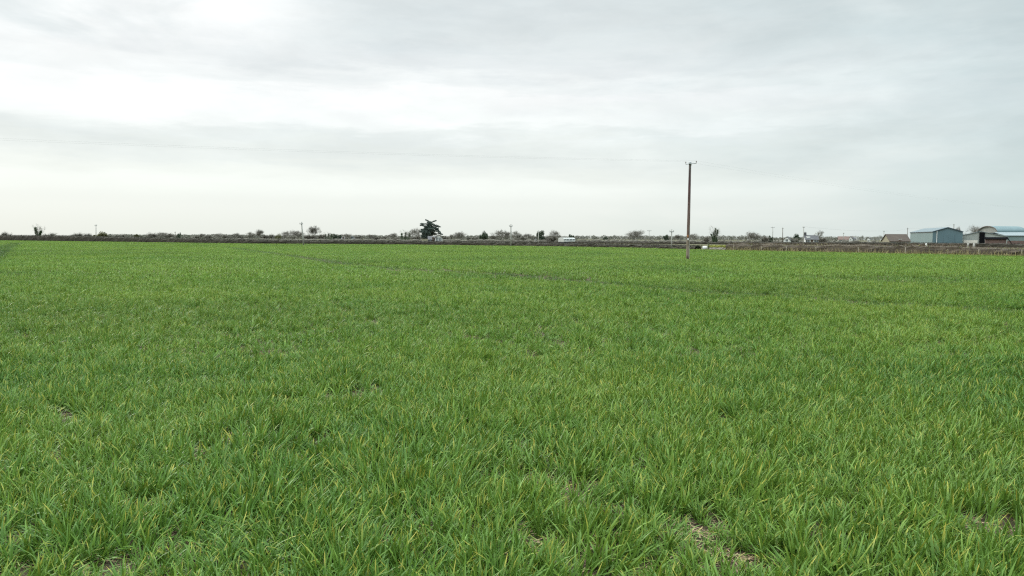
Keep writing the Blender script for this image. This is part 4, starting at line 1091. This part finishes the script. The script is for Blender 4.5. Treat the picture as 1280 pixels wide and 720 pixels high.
def mixc(f, a, b, mode='MIX'):
    x = N.new('ShaderNodeMix'); x.data_type = 'RGBA'; x.blend_type = mode
    for s_, v in ((0, f), (6, a), (7, b)):
        if isinstance(v, tuple): x.inputs[s_].default_value = (*v, 1)
        elif isinstance(v, (int, float)): x.inputs[s_].default_value = v
        else: L.new(v, x.inputs[s_])
    return x.outputs[2]
az = mth('ARCTAN2', sp.outputs[0], sp.outputs[1]); el = sp.outputs[2]
v1 = comb(mth('MULTIPLY', az, 1.6), mth('MULTIPLY', el, 9.0), 3.1)
v2 = comb(mth('MULTIPLY', az, 3.6), mth('MULTIPLY', el, 26.0), 7.7)
n1 = nz(v1, 1.5, 6, .55, .4); n2 = nz(v2, 2.0, 7, .6, .3)
# band layout in elevation, bent by the noise; clouds sink slightly to the right
e2 = mth('ADD', el, mth('MULTIPLY', mth('SUBTRACT', n1, .5), .062))
e2 = mth('ADD', e2, mth('MULTIPLY', mth('SUBTRACT', n2, .5), .050))
fade = maprange(el, .03, .10, 0, 1)
e3 = mth('ADD', mth('MULTIPLY', e2, fade), mth('MULTIPLY', el, mth('SUBTRACT', 1.0, fade)))
rp = N.new('ShaderNodeValToRGB'); rp.color_ramp.interpolation = 'EASE'; E = rp.color_ramp.elements
def srgb(r, g, b):
    f = lambda c: (c / 255 / 12.92) if c / 255 <= .04045 else ((c / 255 + .055) / 1.055) ** 2.4
    return (f(r), f(g), f(b), 1)
stops = [(0, (230, 236, 230)), (.04, (237, 242, 237)), (.060, (244, 249, 244)), (.075, (238, 243, 238)), (.095, (231, 237, 234)), (.114, (230, 236, 233)), (.126, (233, 239, 237)), (.138, (247, 251, 249)), (.165, (251, 253, 252)),
         (.178, (243, 247, 246)), (.198, (230, 235, 235)), (.235, (222, 229, 229)), (.32, (221, 228, 228))]
E[0].position = 0; E[0].color = srgb(*stops[0][1]); E[1].position = 1; E[1].color = srgb(*stops[-1][1])
for p, c in stops[1:-1]:
    x = E.new(p / .32); x.color = srgb(*c)
L.new(mth('DIVIDE', e3, .32), rp.inputs[0])
col = rp.outputs[0]
col = mixc(maprange(az, .12, .50, 0, .45), col, srgb(238, 242, 240)[:3])
# brighter veil near the hidden sun on the left, greyer and bluer towards the right
n3 = nz(comb(mth('MULTIPLY', az, 2.2), mth('MULTIPLY', el, 8.0), 1.3), 1.8, 6, .55, .5)
blob = maprange(mth('ADD', mth('MULTIPLY', mth('ADD', az, .50), mth('ADD', az, .50)), mth('MULTIPLY', mth('MULTIPLY', mth('SUBTRACT', el, .255), mth('SUBTRACT', el, .255)), 14.0)), 0.0, .12, 1.0, 0.0)
col = mixc(mth('MULTIPLY', blob, maprange(n3, .35, .62, 0, 1)), col, (.945, .965, .955))
rt = maprange(mth('ADD', az, mth('MULTIPLY', mth('SUBTRACT', n3, .5), .5)), .02, .72, 0, 1)
col = mixc(rt, col, mixc(1.0, col, (.69, .775, .80), 'MULTIPLY'))
# thin blue showing through at the upper right
tuf = maprange(n2, .42, .66, 0, 1)
col = mixc(mth('MULTIPLY', tuf, maprange(el, .04, .14, 0, .35)), col, mixc(1.0, col, (.93, .945, .955), 'MULTIPLY'))
n4 = nz(comb(mth('MULTIPLY', az, 5.0), mth('MULTIPLY', el, 15.0), 2.2), 1.5, 8, .60, .25)
tx = maprange(n4, .30, .68, .955, 1.04); txf = maprange(el, .02, .12, 0, 1); tx = mth('ADD', mth('MULTIPLY', tx, txf), mth('SUBTRACT', 1.0, txf))
col = mixc(1.0, col, comb(tx, tx, tx), 'MULTIPLY')
den = mth('ADD', mth('MAXIMUM', el, 0.0), .10)
n5 = nz(comb(mth('DIVIDE', sp.outputs[0], den), mth('DIVIDE', sp.outputs[1], den), .7), 1.05, 7, .56, .1)
brk = mth('MULTIPLY', maprange(n5, .50, .66, 0, 1), maprange(el, .05, .13, 0, .65))
col = mixc(brk, col, mixc(1.0, col, (1.115, 1.105, 1.10), 'MULTIPLY'))
drk = mth('MULTIPLY', maprange(n5, .46, .30, 0, 1), maprange(el, .05, .13, 0, .8))
col = mixc(drk, col, mixc(1.0, col, (.92, .93, .94), 'MULTIPLY'))
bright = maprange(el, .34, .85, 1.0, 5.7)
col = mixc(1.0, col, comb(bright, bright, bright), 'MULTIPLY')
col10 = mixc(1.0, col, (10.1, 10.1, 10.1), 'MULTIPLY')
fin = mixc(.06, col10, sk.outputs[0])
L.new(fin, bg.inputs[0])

# ------------------------------------------------------------------ render settings
scene.render.engine = 'CYCLES'
c = scene.cycles
c.max_bounces = 6; c.diffuse_bounces = 3; c.glossy_bounces = 2; c.transmission_bounces = 3; c.volume_bounces = 1; c.transparent_max_bounces = 8
c.use_denoising = False; c.filter_width = 1.25
vs = scene.view_settings
vs.view_transform = 'Standard'; vs.look = 'None'; vs.exposure = 0.06; vs.gamma = 1.0; vs.use_curve_mapping = False
